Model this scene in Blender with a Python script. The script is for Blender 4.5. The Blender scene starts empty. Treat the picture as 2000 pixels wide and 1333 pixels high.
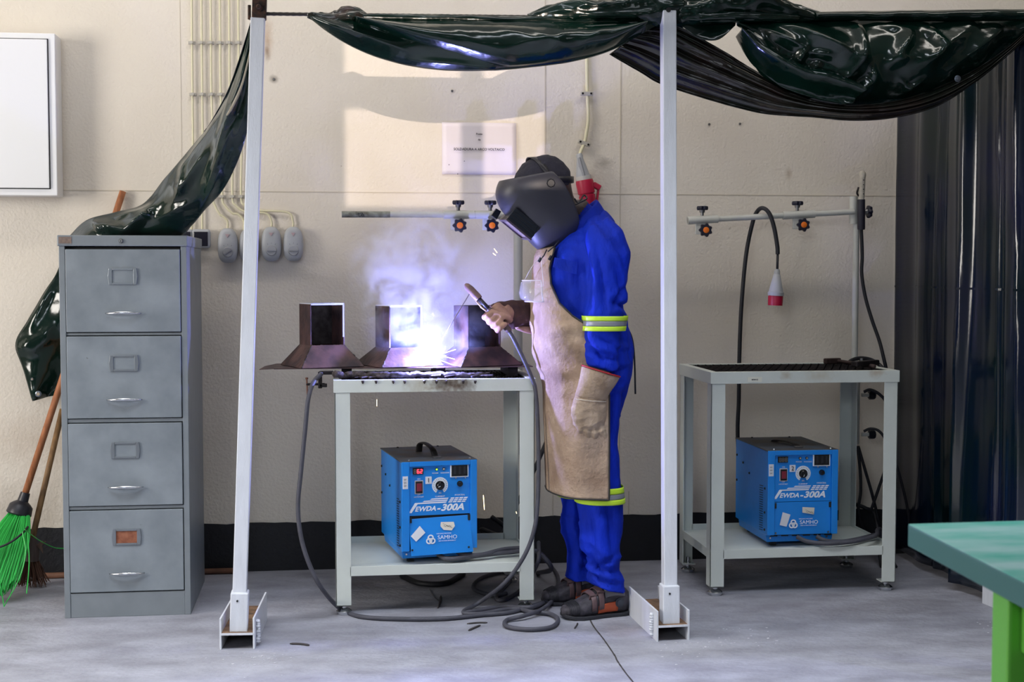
import bpy, bmesh, math, random
from mathutils import Vector, Matrix, noise
random.seed(7)
C = bpy.context.scene.collection
PI = math.pi
# ---------------------------------------------------------------- camera
FPX, CH = 2700.0, 1.2
YAW, PITCH = math.atan(350/FPX), math.atan(139.5/FPX)
cd = bpy.data.cameras.new('camera'); cam = bpy.data.objects.new('camera', cd); C.objects.link(cam)
cd.sensor_width = 36; cd.lens = FPX/2000*36; cd.clip_start = .05
cam.location = (0, 0, CH); cam.rotation_euler = (PI/2-PITCH, 0, -YAW)
cd.dof.use_dof = True; cd.dof.focus_distance = 4.85; cd.dof.aperture_fstop = 11
bpy.context.scene.camera = cam
sc = bpy.context.scene
vs = sc.view_settings; vs.view_transform = 'Standard'; vs.look = 'None'; vs.gamma = 1; vs.use_curve_mapping = False; vs.exposure = 0.34
sc.cycles.max_bounces = 8; sc.cycles.diffuse_bounces = 4; sc.cycles.glossy_bounces = 4; sc.cycles.volume_bounces = 1
sc.cycles.caustics_reflective = False; sc.cycles.caustics_refractive = False; sc.cycles.sample_clamp_indirect = 4
sc.cycles.volume_step_rate = 1.0
# ---------------------------------------------------------------- world and light
w = bpy.data.worlds.new('sky'); sc.world = w; w.use_nodes = True
bg = w.node_tree.nodes['Background']; bg.inputs[0].default_value = (.75, .86, 1, 1); bg.inputs[1].default_value = 1.0
def area(name, loc, target, sx, sy, energy, col):
    l = bpy.data.lights.new(name, 'AREA'); l.shape = 'RECTANGLE'; l.size = sx; l.size_y = sy; l.energy = energy; l.color = col
    o = bpy.data.objects.new(name, l); C.objects.link(o); o.location = loc
    o.rotation_euler = (Vector(target)-Vector(loc)).to_track_quat('-Z', 'Y').to_euler(); return o
area('doorway_light', (-4.2, 3.1, 1.75), (0, 5.3, 1.6), 1.3, 1.7, 105, (1, .95, .88))
area('window_light', (-1.9, -2.85, 2.75), (.2, 5, 1.2), 2.2, 1.1, 62, (.84, .92, 1))
area('window_light', (3.3, -2.85, 2.75), (.2, 5, 1.2), 2.2, 1.1, 12, (.86, .93, 1))
cl_ = area('unseen_ceiling_light', (-.1, 3.0, 3.45), (-.1, 3.1, 0), 4.4, .6, 52, (.86, .92, 1)); cl_.data.spread = math.radians(82)  # unseen lamp, spread narrowed to brighten the floor in front
area('added_wall_fill', (.4, 4.3, 3.5), (.4, 5.5, 2.6), 5.0, .3, 30, (1, .95, .88))  # added fill without a real lamp, brightens the upper wall
sl = bpy.data.lights.new('sun', 'SUN'); sl.energy = 1.3; sl.angle = math.radians(.2); sl.color = (1, .84, .72)
so = bpy.data.objects.new('sun', sl); C.objects.link(so); so.rotation_euler = Vector((0.02, 1, -.036)).to_track_quat('-Z', 'Y').to_euler()

# ---------------------------------------------------------------- helpers
_R = Matrix.Rotation(-YAW, 3, 'Z') @ Matrix.Rotation(-PITCH, 3, 'X')
_Ri = _R.inverted()
def ray(x, y): return _R @ Vector(((x-1000)/FPX, 1, -(y-666.5)/FPX))
def at(x, y, Y):
    r = ray(x, y); return Vector((0, 0, CH)) + r*(Y/r.y)
def fl(x, y, z=0.0):
    r = ray(x, y); return Vector((0, 0, CH)) + r*((z-CH)/r.z)
def s2l(c): return c/12.92 if c <= .04045 else ((c+.055)/1.055)**2.4
def hexc(h): h = h.lstrip('#'); return tuple(s2l(int(h[i:i+2], 16)/255) for i in (0, 2, 4))+(1,)
MATS = {}
def M(name, col, rough=.5, metal=0, var=.0, vs=6, col2=None, bump=0, bs=60, spec=.5, em=0, stretch=(1, 1, 1), spots=0, spotcol='#3a2a1c', spotscale=30, alpha=1, trans=0, bump2=0, bs2=8, bd=.3):
    if name in MATS: return MATS[name]
    m = bpy.data.materials.new(name); m.use_nodes = True; nt = m.node_tree; N = nt.nodes; L = nt.links
    b = N['Principled BSDF']; b.inputs['Base Color'].default_value = hexc(col); b.inputs['Roughness'].default_value = rough
    b.inputs['Metallic'].default_value = metal; b.inputs['Specular IOR Level'].default_value = spec
    if trans: b.inputs['Transmission Weight'].default_value = trans; b.inputs['IOR'].default_value = 1.2
    if alpha < 1: b.inputs['Alpha'].default_value = alpha
    if em: b.inputs['Emission Color'].default_value = hexc(col); b.inputs['Emission Strength'].default_value = em
    tc = N.new('ShaderNodeTexCoord'); mp = N.new('ShaderNodeMapping'); mp.inputs['Scale'].default_value = stretch
    geo = N.new('ShaderNodeNewGeometry'); L.new(geo.outputs['Position'], mp.inputs[0])
    last = None
    if var:
        n = N.new('ShaderNodeTexNoise'); n.inputs['Scale'].default_value = vs; n.inputs['Detail'].default_value = 6; L.new(mp.outputs[0], n.inputs[0])
        cr = N.new('ShaderNodeValToRGB'); cr.color_ramp.elements[0].position = .5-.25/(1+var); cr.color_ramp.elements[1].position = .5+.25/(1+var)
        c1 = hexc(col); c2 = hexc(col2) if col2 else tuple(x*(1-var) for x in c1[:3])+(1,)
        cr.color_ramp.elements[0].color = c2; cr.color_ramp.elements[1].color = c1
        L.new(n.outputs[0], cr.inputs[0]); last = cr.outputs[0]
    if spots:
        n = N.new('ShaderNodeTexNoise'); n.inputs['Scale'].default_value = spotscale; n.inputs['Detail'].default_value = 3; L.new(mp.outputs[0], n.inputs[0])
        cr = N.new('ShaderNodeValToRGB'); t = .78-spots*.2; cr.color_ramp.elements[0].position = t; cr.color_ramp.elements[1].position = t+.05
        cr.color_ramp.elements[0].color = (0, 0, 0, 1); cr.color_ramp.elements[1].color = (1, 1, 1, 1); L.new(n.outputs[0], cr.inputs[0])
        mx = N.new('ShaderNodeMix'); mx.data_type = 'RGBA'; L.new(cr.outputs[0], mx.inputs[0])
        if last: L.new(last, mx.inputs[6])
        else: mx.inputs[6].default_value = hexc(col)
        mx.inputs[7].default_value = hexc(spotcol); last = mx.outputs[2]
    if last: L.new(last, b.inputs['Base Color'])
    prev = None
    for (s, k) in ((bump, bs), (bump2, bs2)):
        if s:
            n = N.new('ShaderNodeTexNoise'); n.inputs['Scale'].default_value = k; n.inputs['Detail'].default_value = 4; L.new(mp.outputs[0], n.inputs[0])
            bp = N.new('ShaderNodeBump'); bp.inputs['Strength'].default_value = min(1, s); bp.inputs['Distance'].default_value = bd/k
            L.new(n.outputs[0], bp.inputs['Height'])
            if prev: L.new(prev, bp.inputs['Normal'])
            prev = bp.outputs[0]
    if prev: L.new(prev, b.inputs['Normal'])
    MATS[name] = m; return m
def mixmask(m, pos, rad, col, soft=.5, nscale=20, strength=1.0, scl=(1, 1, 1)):
    """a stain of its own on a material, around a world position"""
    nt = m.node_tree; N = nt.nodes; L = nt.links; b = N['Principled BSDF']
    g = N.new('ShaderNodeNewGeometry'); sub = N.new('ShaderNodeVectorMath'); sub.operation = 'SUBTRACT'; L.new(g.outputs['Position'], sub.inputs[0]); sub.inputs[1].default_value = pos
    ml = N.new('ShaderNodeVectorMath'); ml.operation = 'MULTIPLY'; L.new(sub.outputs[0], ml.inputs[0]); ml.inputs[1].default_value = scl
    ln = N.new('ShaderNodeVectorMath'); ln.operation = 'LENGTH'; L.new(ml.outputs[0], ln.inputs[0])
    nz = N.new('ShaderNodeTexNoise'); nz.inputs['Scale'].default_value = nscale; nz.inputs['Detail'].default_value = 5; L.new(g.outputs['Position'], nz.inputs[0])
    a = N.new('ShaderNodeMath'); a.operation = 'MULTIPLY_ADD'; L.new(nz.outputs[0], a.inputs[0]); a.inputs[1].default_value = rad*soft*2; L.new(ln.outputs['Value'], a.inputs[2])
    mr = N.new('ShaderNodeMapRange'); L.new(a.outputs[0], mr.inputs[0]); mr.inputs[1].default_value = rad*(1+soft); mr.inputs[2].default_value = rad*soft*.6; mr.inputs[3].default_value = 0; mr.inputs[4].default_value = strength
    mx = N.new('ShaderNodeMix'); mx.data_type = 'RGBA'; L.new(mr.outputs[0], mx.inputs[0])
    lk = b.inputs['Base Color'].links
    if lk: L.new(lk[0].from_socket, mx.inputs[6])
    else: mx.inputs[6].default_value = b.inputs['Base Color'].default_value
    mx.inputs[7].default_value = hexc(col); L.new(mx.outputs[2], b.inputs['Base Color'])

class MB:
    def __init__(s): s.v = []; s.f = []
    def add(s, vs, fs):
        k = len(s.v); s.v += [Vector(p) for p in vs]; s.f += [tuple(i+k for i in f) for f in fs]; return s
    def box(s, x0, x1, y0, y1, z0, z1, T=None):
        vs = [Vector((x, y, z)) for z in (z0, z1) for y in (y0, y1) for x in (x0, x1)]
        if T: vs = [T @ p for p in vs]
        return s.add(vs, [(0, 2, 3, 1), (4, 5, 7, 6), (0, 1, 5, 4), (2, 6, 7, 3), (0, 4, 6, 2), (1, 3, 7, 5)])
    def bar(s, a, b, wx, wy, up=(0, 1, 0)):
        a, b = Vector(a), Vector(b); d = (b-a).normalized(); u = Vector(up); u = (u-d*u.dot(d)).normalized(); r = d.cross(u)
        vs = [p+r*(sx*wx/2)+u*(sy*wy/2) for p in (a, b) for sx, sy in ((-1, -1), (1, -1), (1, 1), (-1, 1))]
        return s.add(vs, [(0, 3, 2, 1), (4, 5, 6, 7), (0, 1, 5, 4), (1, 2, 6, 5), (2, 3, 7, 6), (3, 0, 4, 7)])
    def tube(s, pts, r, n=12, caps=True, flat=1.0, up=(0, 0, 1)):
        pts = [Vector(p) for p in pts]; rs = r if isinstance(r, (list, tuple)) else [r]*len(pts); k = len(s.v); prev = None
        for i, p in enumerate(pts):
            d = (pts[min(i+1, len(pts)-1)]-pts[max(i-1, 0)]).normalized()
            if prev is None:
                u = Vector(up)
                if abs(u.dot(d)) > .95: u = Vector((0, 1, 0))
            else: u = prev
            u = (u-d*u.dot(d)).normalized(); prev = u; q = d.cross(u)
            for j in range(n):
                a = 2*PI*j/n; s.v.append(p+(q*math.cos(a)+u*math.sin(a)*flat)*rs[i])
        for i in range(len(pts)-1):
            for j in range(n):
                a, b = k+i*n+j, k+i*n+(j+1) % n; s.f.append((a, b, b+n, a+n))
        if caps: s.f.append(tuple(k+j for j in range(n))[::-1]); s.f.append(tuple(k+(len(pts)-1)*n+j for j in range(n)))
        return s
    def lathe(s, a, b, prof, n=20):
        """prof: list of (t along a->b, radius)"""
        a, b = Vector(a), Vector(b)
        d = (b-a).normalized(); u = Vector((0, 0, 1)) if abs(d.z) < .9 else Vector((1, 0, 0)); u = (u-d*u.dot(d)).normalized(); q = d.cross(u); k = len(s.v)
        for t, r in prof:
            c = a+(b-a)*t
            for j in range(n):
                g = 2*PI*j/n; s.v.append(c+(q*math.cos(g)+u*math.sin(g))*r)
        for i in range(len(prof)-1):
            for j in range(n):
                x, y = k+i*n+j, k+i*n+(j+1) % n; s.f.append((x, y, y+n, x+n))
        s.f.append(tuple(k+j for j in range(n))[::-1]); s.f.append(tuple(k+(len(prof)-1)*n+j for j in range(n)))
        return s
    def prism(s, poly, vec):
        n = len(poly); poly = [Vector(p) for p in poly]; vec = Vector(vec)
        return s.add(poly+[p+vec for p in poly], [tuple(range(n))[::-1], tuple(range(n, 2*n))]+[(i, (i+1) % n, (i+1) % n+n, i+n) for i in range(n)])
    def rings(s, rs, closed=True, caps=True):
        n = len(rs[0]); k = len(s.v)
        for r in rs: s.v += [Vector(p) for p in r]
        for i in range(len(rs)-1):
            for j in range(n if closed else n-1):
                a, b = k+i*n+j, k+i*n+(j+1) % n; s.f.append((a, b, b+n, a+n))
        if caps and closed: s.f.append(tuple(k+j for j in range(n))[::-1]); s.f.append(tuple(k+(len(rs)-1)*n+j for j in range(n)))
        return s
    def mesh(s, name='mesh'):
        m = bpy.data.meshes.new(name); m.from_pydata([tuple(p) for p in s.v], [], s.f); m.update()
        bm = bmesh.new(); bm.from_mesh(m); bmesh.ops.recalc_face_normals(bm, faces=bm.faces); bm.to_mesh(m); bm.free(); return m

def tag(o, label=None, cat=None, group=None, kind=None):
    if label: o['label'] = label
    if cat: o['category'] = cat
    if group: o['group'] = group
    if kind: o['kind'] = kind
    return o
def obj(name, mb, mat, parent=None, smooth=False, bevel=0, label=None, cat=None, group=None, kind=None, solid=0, subsurf=0):
    me = mb.mesh(name) if isinstance(mb, MB) else mb
    o = bpy.data.objects.new(name, me); C.objects.link(o)
    if mat and not me.materials: me.materials.append(mat)
    if smooth:
        for p in me.polygons: p.use_smooth = True
        if smooth == 'auto':
            bm = bmesh.new(); bm.from_mesh(me)
            for e in bm.edges:
                if len(e.link_faces) == 2 and e.calc_face_angle(0) > .7: e.smooth = False
            bm.to_mesh(me); bm.free()
    if parent:
        o.parent = parent; mw = parent_world(parent); o.matrix_parent_inverse = mw.inverted() if not getattr(parent, '_', 0) else Matrix()
    if solid: md = o.modifiers.new('solid', 'SOLIDIFY'); md.thickness = solid; md.offset = 0
    if bevel: md = o.modifiers.new('bevel', 'BEVEL'); md.width = bevel; md.segments = 2; md.limit_method = 'ANGLE'
    if subsurf: md = o.modifiers.new('sub', 'SUBSURF'); md.levels = md.render_levels = subsurf
    return tag(o, label, cat, group, kind)
def parent_world(o):
    m = Matrix.LocRotScale(o.location, o.rotation_euler, o.scale)
    return (parent_world(o.parent) @ o.matrix_parent_inverse @ m) if o.parent else m
def thing(name, loc, label, cat, group=None, rz=0):
    o = bpy.data.objects.new(name, None); C.objects.link(o); o.location = loc; o.rotation_euler = (0, 0, rz); o.empty_display_size = .05
    return tag(o, label, cat, group)
def spline(pts, n=10):
    pts = [Vector(p) for p in pts]; P = [pts[0]*2-pts[1]]+pts+[pts[-1]*2-pts[-2]]; out = []
    for i in range(1, len(P)-2):
        a, b, c, d = P[i-1:i+3]
        for k in range(n):
            t = k/n; out.append(.5*((2*b)+(c-a)*t+(2*a-5*b+4*c-d)*t*t+(3*b-a-3*c+d)*t**3))
    out.append(pts[-1]); return out
def interp(pts, t):
    """catmull at t in 0..1 by arc length"""
    s = pts; L = [0]
    for a, b in zip(s, s[1:]): L.append(L[-1]+(b-a).length)
    x = t*L[-1]
    for i in range(len(s)-1):
        if x <= L[i+1] or i == len(s)-2:
            k = 0 if L[i+1] == L[i] else (x-L[i])/(L[i+1]-L[i]); return s[i].lerp(s[i+1], min(1, max(0, k)))
def cable(name, pts, r, mat, label=None, cat='cable', parent=None, group=None, n=8):
    mb = MB().tube(spline(pts, 12), r, n); return obj(name, mb, mat, parent, smooth=True, label=label, cat=cat if label else None, group=group)
def text(name, body, size, mat, loc, parent=None, shear=0, offset=0, ax='CENTER', T=None, extrude=.0004, sx=1.0, spacing=1.0):
    cu = bpy.data.curves.new(name, 'FONT'); cu.body = body; cu.size = size; cu.align_x = ax; cu.align_y = 'CENTER'; cu.shear = shear; cu.offset = offset; cu.extrude = extrude; cu.space_character = spacing; cu.resolution_u = 3
    cu.materials.append(mat); o = bpy.data.objects.new(name, cu); C.objects.link(o)
    mw = (T or Matrix()) @ Matrix.Translation(loc) @ Matrix.Rotation(PI/2, 4, 'X') @ Matrix.Diagonal((sx, 1, 1, 1))
    if parent: o.parent = parent; o.matrix_parent_inverse = parent_world(parent).inverted()
    o.matrix_basis = mw
    return o
def fbm(p, s, o=3):
    v = 0; a = 1
    for i in range(o): v += a*noise.noise(Vector(p)*s); s *= 2.1; a *= .5
    return v
def ridge(p, s): return (1-abs(noise.noise(Vector(p)*s)))**3
def remesh(mb, voxel, smooth_it=4):
    me = mb.mesh('tmp'); o = bpy.data.objects.new('tmp', me); C.objects.link(o)
    md = o.modifiers.new('r', 'REMESH'); md.mode = 'VOXEL'; md.voxel_size = voxel
    ms = o.modifiers.new('s', 'SMOOTH'); ms.factor = .5; ms.iterations = smooth_it
    dg = bpy.context.evaluated_depsgraph_get(); ev = o.evaluated_get(dg); out = bpy.data.meshes.new_from_object(ev)
    bpy.data.objects.remove(o); out.materials.clear()
    for p in out.polygons: p.use_smooth = True
    return out
def displace(me, fn):
    vs = me.vertices; ns = [v.normal.copy() for v in vs]
    for v, n in zip(vs, ns): v.co = v.co + n*fn(v.co, n)
    me.update()

# ---------------------------------------------------------------- materials
wallm = M('wall_paint', '#e2dace', .75, var=.10, vs=2.2, col2='#d8cfc2', bump=.8, bs=95, spots=.02, spotcol='#8a7d6c', spotscale=38)
floorm = M('concrete', '#a2a3ae', .55, var=.5, vs=5, col2='#85858e', bump=.5, bs=50, spots=.13, spotcol='#6d6866', spotscale=17, stretch=(1, 1.8, 1), bump2=.2, bs2=9)
bandm = M('skirting_black', '#0c0e18', .55, var=.4, vs=20, bump=.4, bs=60, spots=.16, spotcol='#5d5d60', spotscale=14)
white = M('white_enamel', '#e6e6e8', .3, bump=.03, bs=30)
postm = M('post_white', '#dcdfe6', .45, var=.12, vs=9, stretch=(6, 6, 1), bump=.2, bs=70, spots=.04, spotcol='#6f625a', spotscale=60)
rustm = M('rust', '#4a2c1c', .8, var=.6, vs=60, col2='#1d1512', bump=.6, bs=120)
rustpl = M('rust_floorplate', '#8a6a50', .8, var=.5, vs=30, col2='#54402f', bump=.5, bs=90)
cabm = M('cabinet_grey', '#8b939a', .42, var=.22, vs=9, col2='#747c83', bump=.08, bs=80, spots=.09, spotcol='#5c6064', spotscale=34)
cabd = M('cabinet_trim', '#80878d', .42, var=.15, vs=14, spots=.08, spotcol='#4f4a46', spotscale=60)
dark = M('dark_gap', '#15171a', .7)
chrome = M('chrome', '#cfd2d6', .22, 1)
steelm = M('dull_steel', '#8f8f90', .4, 1, var=.3, vs=40)
benchm = M('bench_paint', '#d2d8d2', .45, var=.08, vs=9, bump=.08, bs=60, spots=.05, spotcol='#7d7668', spotscale=46)
jigm = M('jig_paint', '#c9cac4', .4, var=.1, vs=20, spots=.05, spotcol='#8a7f70', spotscale=60)
blackpl = M('black_plastic', '#171822', .4)
rubber = M('black_rubber', '#1c1d24', .55, bump=.1, bs=100)
cabl_g = M('dusty_cable', '#4b4b55', .6, var=.25, vs=30)
orange = M('orange_cap', '#f07a1e', .45)
vinyl = M('green_vinyl', '#041813', .15, var=.4, vs=5, col2='#06231b', spec=.6, bump=.05, bs=40, bump2=.12, bs2=6)
vinyl_b = M('brown_green_vinyl', '#1a221c', .16, var=.5, vs=8, col2='#2a211e', spec=.7, bump=.04, bs=60, bump2=.15, bs2=9)
vinyl_n = M('navy_vinyl', '#0b1230', .16, var=.5, vs=2.5, col2='#05191c', spec=.5, bump=.03, bs=60)
blue = M('welder_blue', '#1286e2', .38, var=.10, vs=12, bump=.03, bs=60, spots=.03, spotcol='#2a4a70', spotscale=60)
greytop = M('dusty_lid', '#53606e', .6, var=.3, vs=14, col2='#5a4f48')
printw = M('print_white', '#e8eef6', .6)
paper = M('paper', '#ded6dc', .8, bump=.1, bs=18)
ink = M('ink', '#2b2731', .8)
navy = M('coverall_blue', '#0b30c4', .75, var=.22, vs=9, col2='#0a289e', bump=.2, bs=90, spec=.2, bump2=.45, bs2=11, bd=.55, stretch=(1.3, 1, .7))
skin = M('dark_skin', '#3a2a2c', .5, bump=.1, bs=60)
hairm = M('black_hair', '#15172a', .8, bump=.7, bs=160)
helm = M('helmet_black', '#32323e', .42, var=.1, vs=12, bump=.06, bs=160, spec=.6)
helm2 = M('helmet_box', '#141a26', .35)
suede = M('suede', '#bda690', .95, var=.32, vs=9, col2='#937b68', bump=.6, bs=90, spots=.2, spotcol='#7d6858', spotscale=9, spec=.1, bump2=.22, bs2=9, bd=.6)
suede2 = M('glove_suede', '#b8a591', .95, var=.3, vs=16, col2='#94806c', bump=.6, bs=80, spots=.15, spotcol='#7b6a58', spotscale=22, spec=.1, bump2=.15, bs2=20, bd=.4)
suede3 = M('glove_leather', '#7a5c50', .85, var=.35, vs=20, col2='#59434a', bump=.5, bs=60, spec=.15)
redt = M('red_binding', '#a8202c', .6)
yel = M('hi_vis_yellow', '#c9f03a', .5)
silv = M('reflective_silver', '#8f9299', .4, .2)
scorch = M('scorched_steel', '#5c4340', .5, .3, var=.6, vs=16, col2='#2f2529', bump=.35, bs=60, spots=.08, spotcol='#8a6a58', spotscale=40)
darksteel = M('sooty_steel', '#1e1719', .6, .4, var=.5, vs=30, bump=.4, bs=90)
slag = M('slag', '#544a48', .75, .2, var=.6, vs=70, col2='#1f1a1b', bump=.9, bs=90)
groundm = M('ground_edge', '#d9dce6', .4, .25, bump=.3, bs=90)
wood1 = M('orange_wood', '#b87850', .55, var=.3, vs=14, col2='#8e5534', stretch=(6, 6, 1))
wood2 = M('brown_wood', '#94714a', .6, var=.35, vs=14, col2='#6a4f33', stretch=(6, 6, 1))
bris = M('green_bristle', '#35c052', .4)
bris2 = M('palm_fibre', '#54382c', .9)
redp = M('red_plug', '#b0143a', .4)
greyp = M('grey_plug', '#aeb0b4', .5)
conduit = M('conduit_cream', '#d9d3b4', .5)
clipm = M('clip_grey', '#b5b0a6', .5)
green_t = M('bench_green_top', '#5fbaa8', .25, var=.55, vs=7, col2='#a9d3d0', stretch=(1, 2.5, 1))  # green mottled with a paler tone
green_s = M('bench_green_edge', '#2c6460', .5)
lime = M('lime_frame', '#62b33c', .5)

# ---------------------------------------------------------------- setting
WY = 5.54
def struct(name, mb, m, **k): return obj(name, mb, m, kind='structure', **k)
struct('floor', MB().box(-4.6, 5.1, -3.1, 5.9, -.1, 0), floorm)
struct('ceiling', MB().box(-4.6, 5.1, -3.1, 5.9, 3.6, 3.7), M('ceiling_paint', '#a8a8a6', .8))
wb = struct('wall_back', MB().box(-4.6, 5.1, WY, WY+.2, 0, 3.6), wallm)
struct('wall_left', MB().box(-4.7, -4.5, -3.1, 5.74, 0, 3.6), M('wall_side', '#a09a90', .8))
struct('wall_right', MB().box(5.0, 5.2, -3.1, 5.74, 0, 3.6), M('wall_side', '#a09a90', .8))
# front wall (behind the camera) with a window of two rows of panes that lets the sun in
X0, X1 = -.12, .68; Z0, Z1, Z2, Z3 = 1.755, 2.145, 2.215, 2.46
fw = MB().box(-4.6, X0, -3.1, -3.0, 0, 3.6).box(X1, 5.1, -3.1, -3.0, 0, 3.6).box(X0, X1, -3.1, -3.0, 0, Z0).box(X0, X1, -3.1, -3.0, Z3, 3.6).box(X0, X1, -3.08, -3.02, Z1, Z2)
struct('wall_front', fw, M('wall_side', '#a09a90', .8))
wf = struct('window_1', MB().box(X0-.05, X1+.05, -3.0, -2.97, Z3, Z3+.05).box(X0-.05, X1+.05, -3.0, -2.97, Z0-.05, Z0).box(X0-.05, X0, -3.0, -2.97, Z0, Z3).box(X1, X1+.05, -3.0, -2.97, Z0, Z3).box(.34, .43, -3.07, -3.03, Z0, Z3), white)
# wall stains (they stay where they are)
for (x, y, r, c, st, s) in ((522, 100, .035, '#5a3a20', .9, (2.2, 1, .7)), (522, 75, .06, '#a87c50', .6, (2, 1, .6)), (535, 155, .022, '#4a3628', .9, (1, 1, 1)), (1180, 320, .03, '#7c7264', .5, (.6, 1, 1)), (1540, 340, .02, '#8a6d48', .6, (1, 1, .6)), (330, 880, .3, '#b5a58e', .25, (1, 1, 1)), (60, 860, .12, '#a58e76', .4, (.5, 1, 1)), (20, 1000, .22, '#8e8074', .45, (.6, 1, 1.5))):
    mixmask(wallm, at(x, y, WY), r, c, .5, 30, st, s)
# black painted skirting
rnd = random.Random(3)
mb = MB(); pts = []
n = 160
for i in range(n+1):
    x = -3+7.5*i/n; pts.append((x, WY-.006, .192+rnd.uniform(-.0035, .0035)))
poly = [Vector(p) for p in pts]
bot = [Vector((p.x, p.y, 0)) for p in poly]
mb.rings([poly, bot, [b+Vector((0, .005, 0)) for b in bot], [p+Vector((0, .005, 0)) for p in poly]], closed=False)
for i in range(n): pass
struct('baseboard_back', mb, bandm)
# panel joints of the back wall
k = 0
jm = M('joint', '#c6bcab', .8)
for (x, y0, y1) in ((1065, -20, 300), (1213, -20, 1010), (1228, 960, 1100), (1080, 960, 1100)):
    k += 1; a, b = at(x, y0, WY-.001), at(x, y1, WY-.001); b.x = a.x
    struct('trim_%d' % k, MB().box(a.x-.002, a.x+.002, WY-.002, WY+.002, max(0, b.z), a.z), jm)
k += 1; z = at(1300, 380, WY).z
struct('trim_%d' % k, MB().box(-4.5, 2.35, WY-.0015, WY+.002, z-.0015, z+.0015), jm)
k += 1; a = at(355, 300, WY)
struct('trim_%d' % k, MB().box(a.x-.001, a.x+.001, WY-.001, WY+.002, .2, 2.6), jm)
# floor crack
crk = [fl(x, y, .001) for x, y in ((1148, 1198), (1158, 1222), (1178, 1248), (1200, 1280), (1206, 1292), (1222, 1315), (1245, 1345), (1275, 1400))]
mb = MB(); cs = spline(crk, 8)
ringl = []
for i, p in enumerate(cs):
    w_ = .0025+.0012*noise.noise(Vector((i*.9, 0, 0))); ringl.append([p+Vector((-w_, 0, 0)), p+Vector((w_, 0, 0))])
mb.rings(ringl, closed=False)
struct('trim_%d' % (k+1), mb, M('crack', '#3a3634', .9))
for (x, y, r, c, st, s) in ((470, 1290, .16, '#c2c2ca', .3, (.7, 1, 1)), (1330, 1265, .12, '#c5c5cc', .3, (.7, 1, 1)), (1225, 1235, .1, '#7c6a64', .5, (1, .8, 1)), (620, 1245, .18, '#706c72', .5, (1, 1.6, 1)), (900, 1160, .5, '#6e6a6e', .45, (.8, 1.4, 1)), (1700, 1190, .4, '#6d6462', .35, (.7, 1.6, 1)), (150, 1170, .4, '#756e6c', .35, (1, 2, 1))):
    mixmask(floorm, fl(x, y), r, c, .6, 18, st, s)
# unseen lamp body added where the ceiling light is
t = thing('unseen_ceiling_lamp', (-.2, 2.7, 3.6), 'unseen long white ceiling lamp added above the camera', 'lamp')
obj('housing', MB().box(-2.35, 1.95, 2.25, 3.15, 3.5, 3.6), white, t)

# paint flecks on floor
fm = MB(); rnd = random.Random(5)
for i in range(120):
    cx_, cy_ = rnd.choice(((475, 1280), (1345, 1262), (1450, 1235), (520, 1290), (1960, 1215)))
    x, y = rnd.gauss(cx_, 42), cy_+abs(rnd.gauss(0, 22))-8
    p = fl(x, y, .0006); r = rnd.uniform(.001, .004); m_ = rnd.randint(4, 6); a0 = rnd.random()*6
    if p.y > 4.9: continue
    fm.prism([p+Vector((math.cos(a0+2*PI*j/m_)*r*rnd.uniform(.7, 1.6), math.sin(a0+2*PI*j/m_)*r, 0)) for j in range(m_)], (0, 0, .0008))
obj('paint_flecks', fm, M('fleck_white', '#c8c8ce', .7), label='scattered white paint flecks on the floor around the post bases', cat='flecks', kind='stuff')
# ---------------------------------------------------------------- wall cabinet (top left)
a, b = at(-150, 65, 5.42), at(112, 383, 5.42)
t = thing('wall_cabinet', (-1.3, 5.54, b.z), 'white metal cabinet fixed to the wall above the brooms', 'cabinet')
xr, zt, zb = -1.029, 2.087, 1.479
mb = MB().box(-1.75, xr, 5.425, 5.54, zb, zt)
obj('body', mb, white, t, bevel=.003)
obj('door', MB().box(-1.72, xr-.028, 5.415, 5.424, zb+.028, zt-.024), white, t, bevel=.002)
obj('gap', MB().box(-1.725, xr-.0245, 5.4235, 5.4252, zb+.0245, zt-.0205), dark, t)
# ---------------------------------------------------------------- cables on the wall + switches
cl_x = [374, 393, 411, 429, 447, 465]
ends = [(372, None), (393, None), (443, 448), (475, 448), (529, 445), (571, 444)]
names = ['first', 'second', 'third', 'fourth', 'fifth', 'sixth']
for i, x in enumerate(cl_x):
    t = thing('wall_cable', at(x, 452, WY), 'cream cable clipped down the wall, %s from the left of six' % names[i], 'cable', 'cream cables above the rotary switches')
    Yc = WY-.012
    if ends[i][1] is None:
        pts = [at(x, -60, Yc), at(x+1, 80, Yc), at(x+2, 184, Yc), at(x+3, 300, Yc), at(x+2, 400, Yc), at(ends[i][0]+2, 456, Yc)]
    else:
        ex, ey = ends[i]; hx = [0, 0, 416, 434, 454, 471][i]
        pts = [at(x, -60, Yc), at(x+1, 80, Yc), at(x+2, 184, Yc), at(x+(hx-x)*.6+3, 290, Yc), at(hx, 384, Yc), at(hx+4+(i-2)*1.5, 402, Yc), at(hx+14+(i-2)*6, 417-(i-3)*3, Yc), at(ex-10, 421-(i-2)*2, Yc), at(ex+1, 432, Yc), at(ex+1, ey+2, Yc)]
    obj('cord', MB().tube(spline(pts, 10), .0042, 8), conduit, t, smooth=True)
    for yy, xx in ((83, x), (184, x+2), (384, [x+2, x+2, 416, 434, 454, 471][i])):
        c = at(xx, yy, Yc-.004)
        mb = MB().box(c.x-.013, c.x+.013, WY-.012, WY, c.z-.0055, c.z+.0055).lathe((c.x, WY-.022, c.z), (c.x, WY, c.z), [(0, .0065), (1, .0075)], 10)
        obj('clip', mb, clipm, t, bevel=.001)
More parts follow.
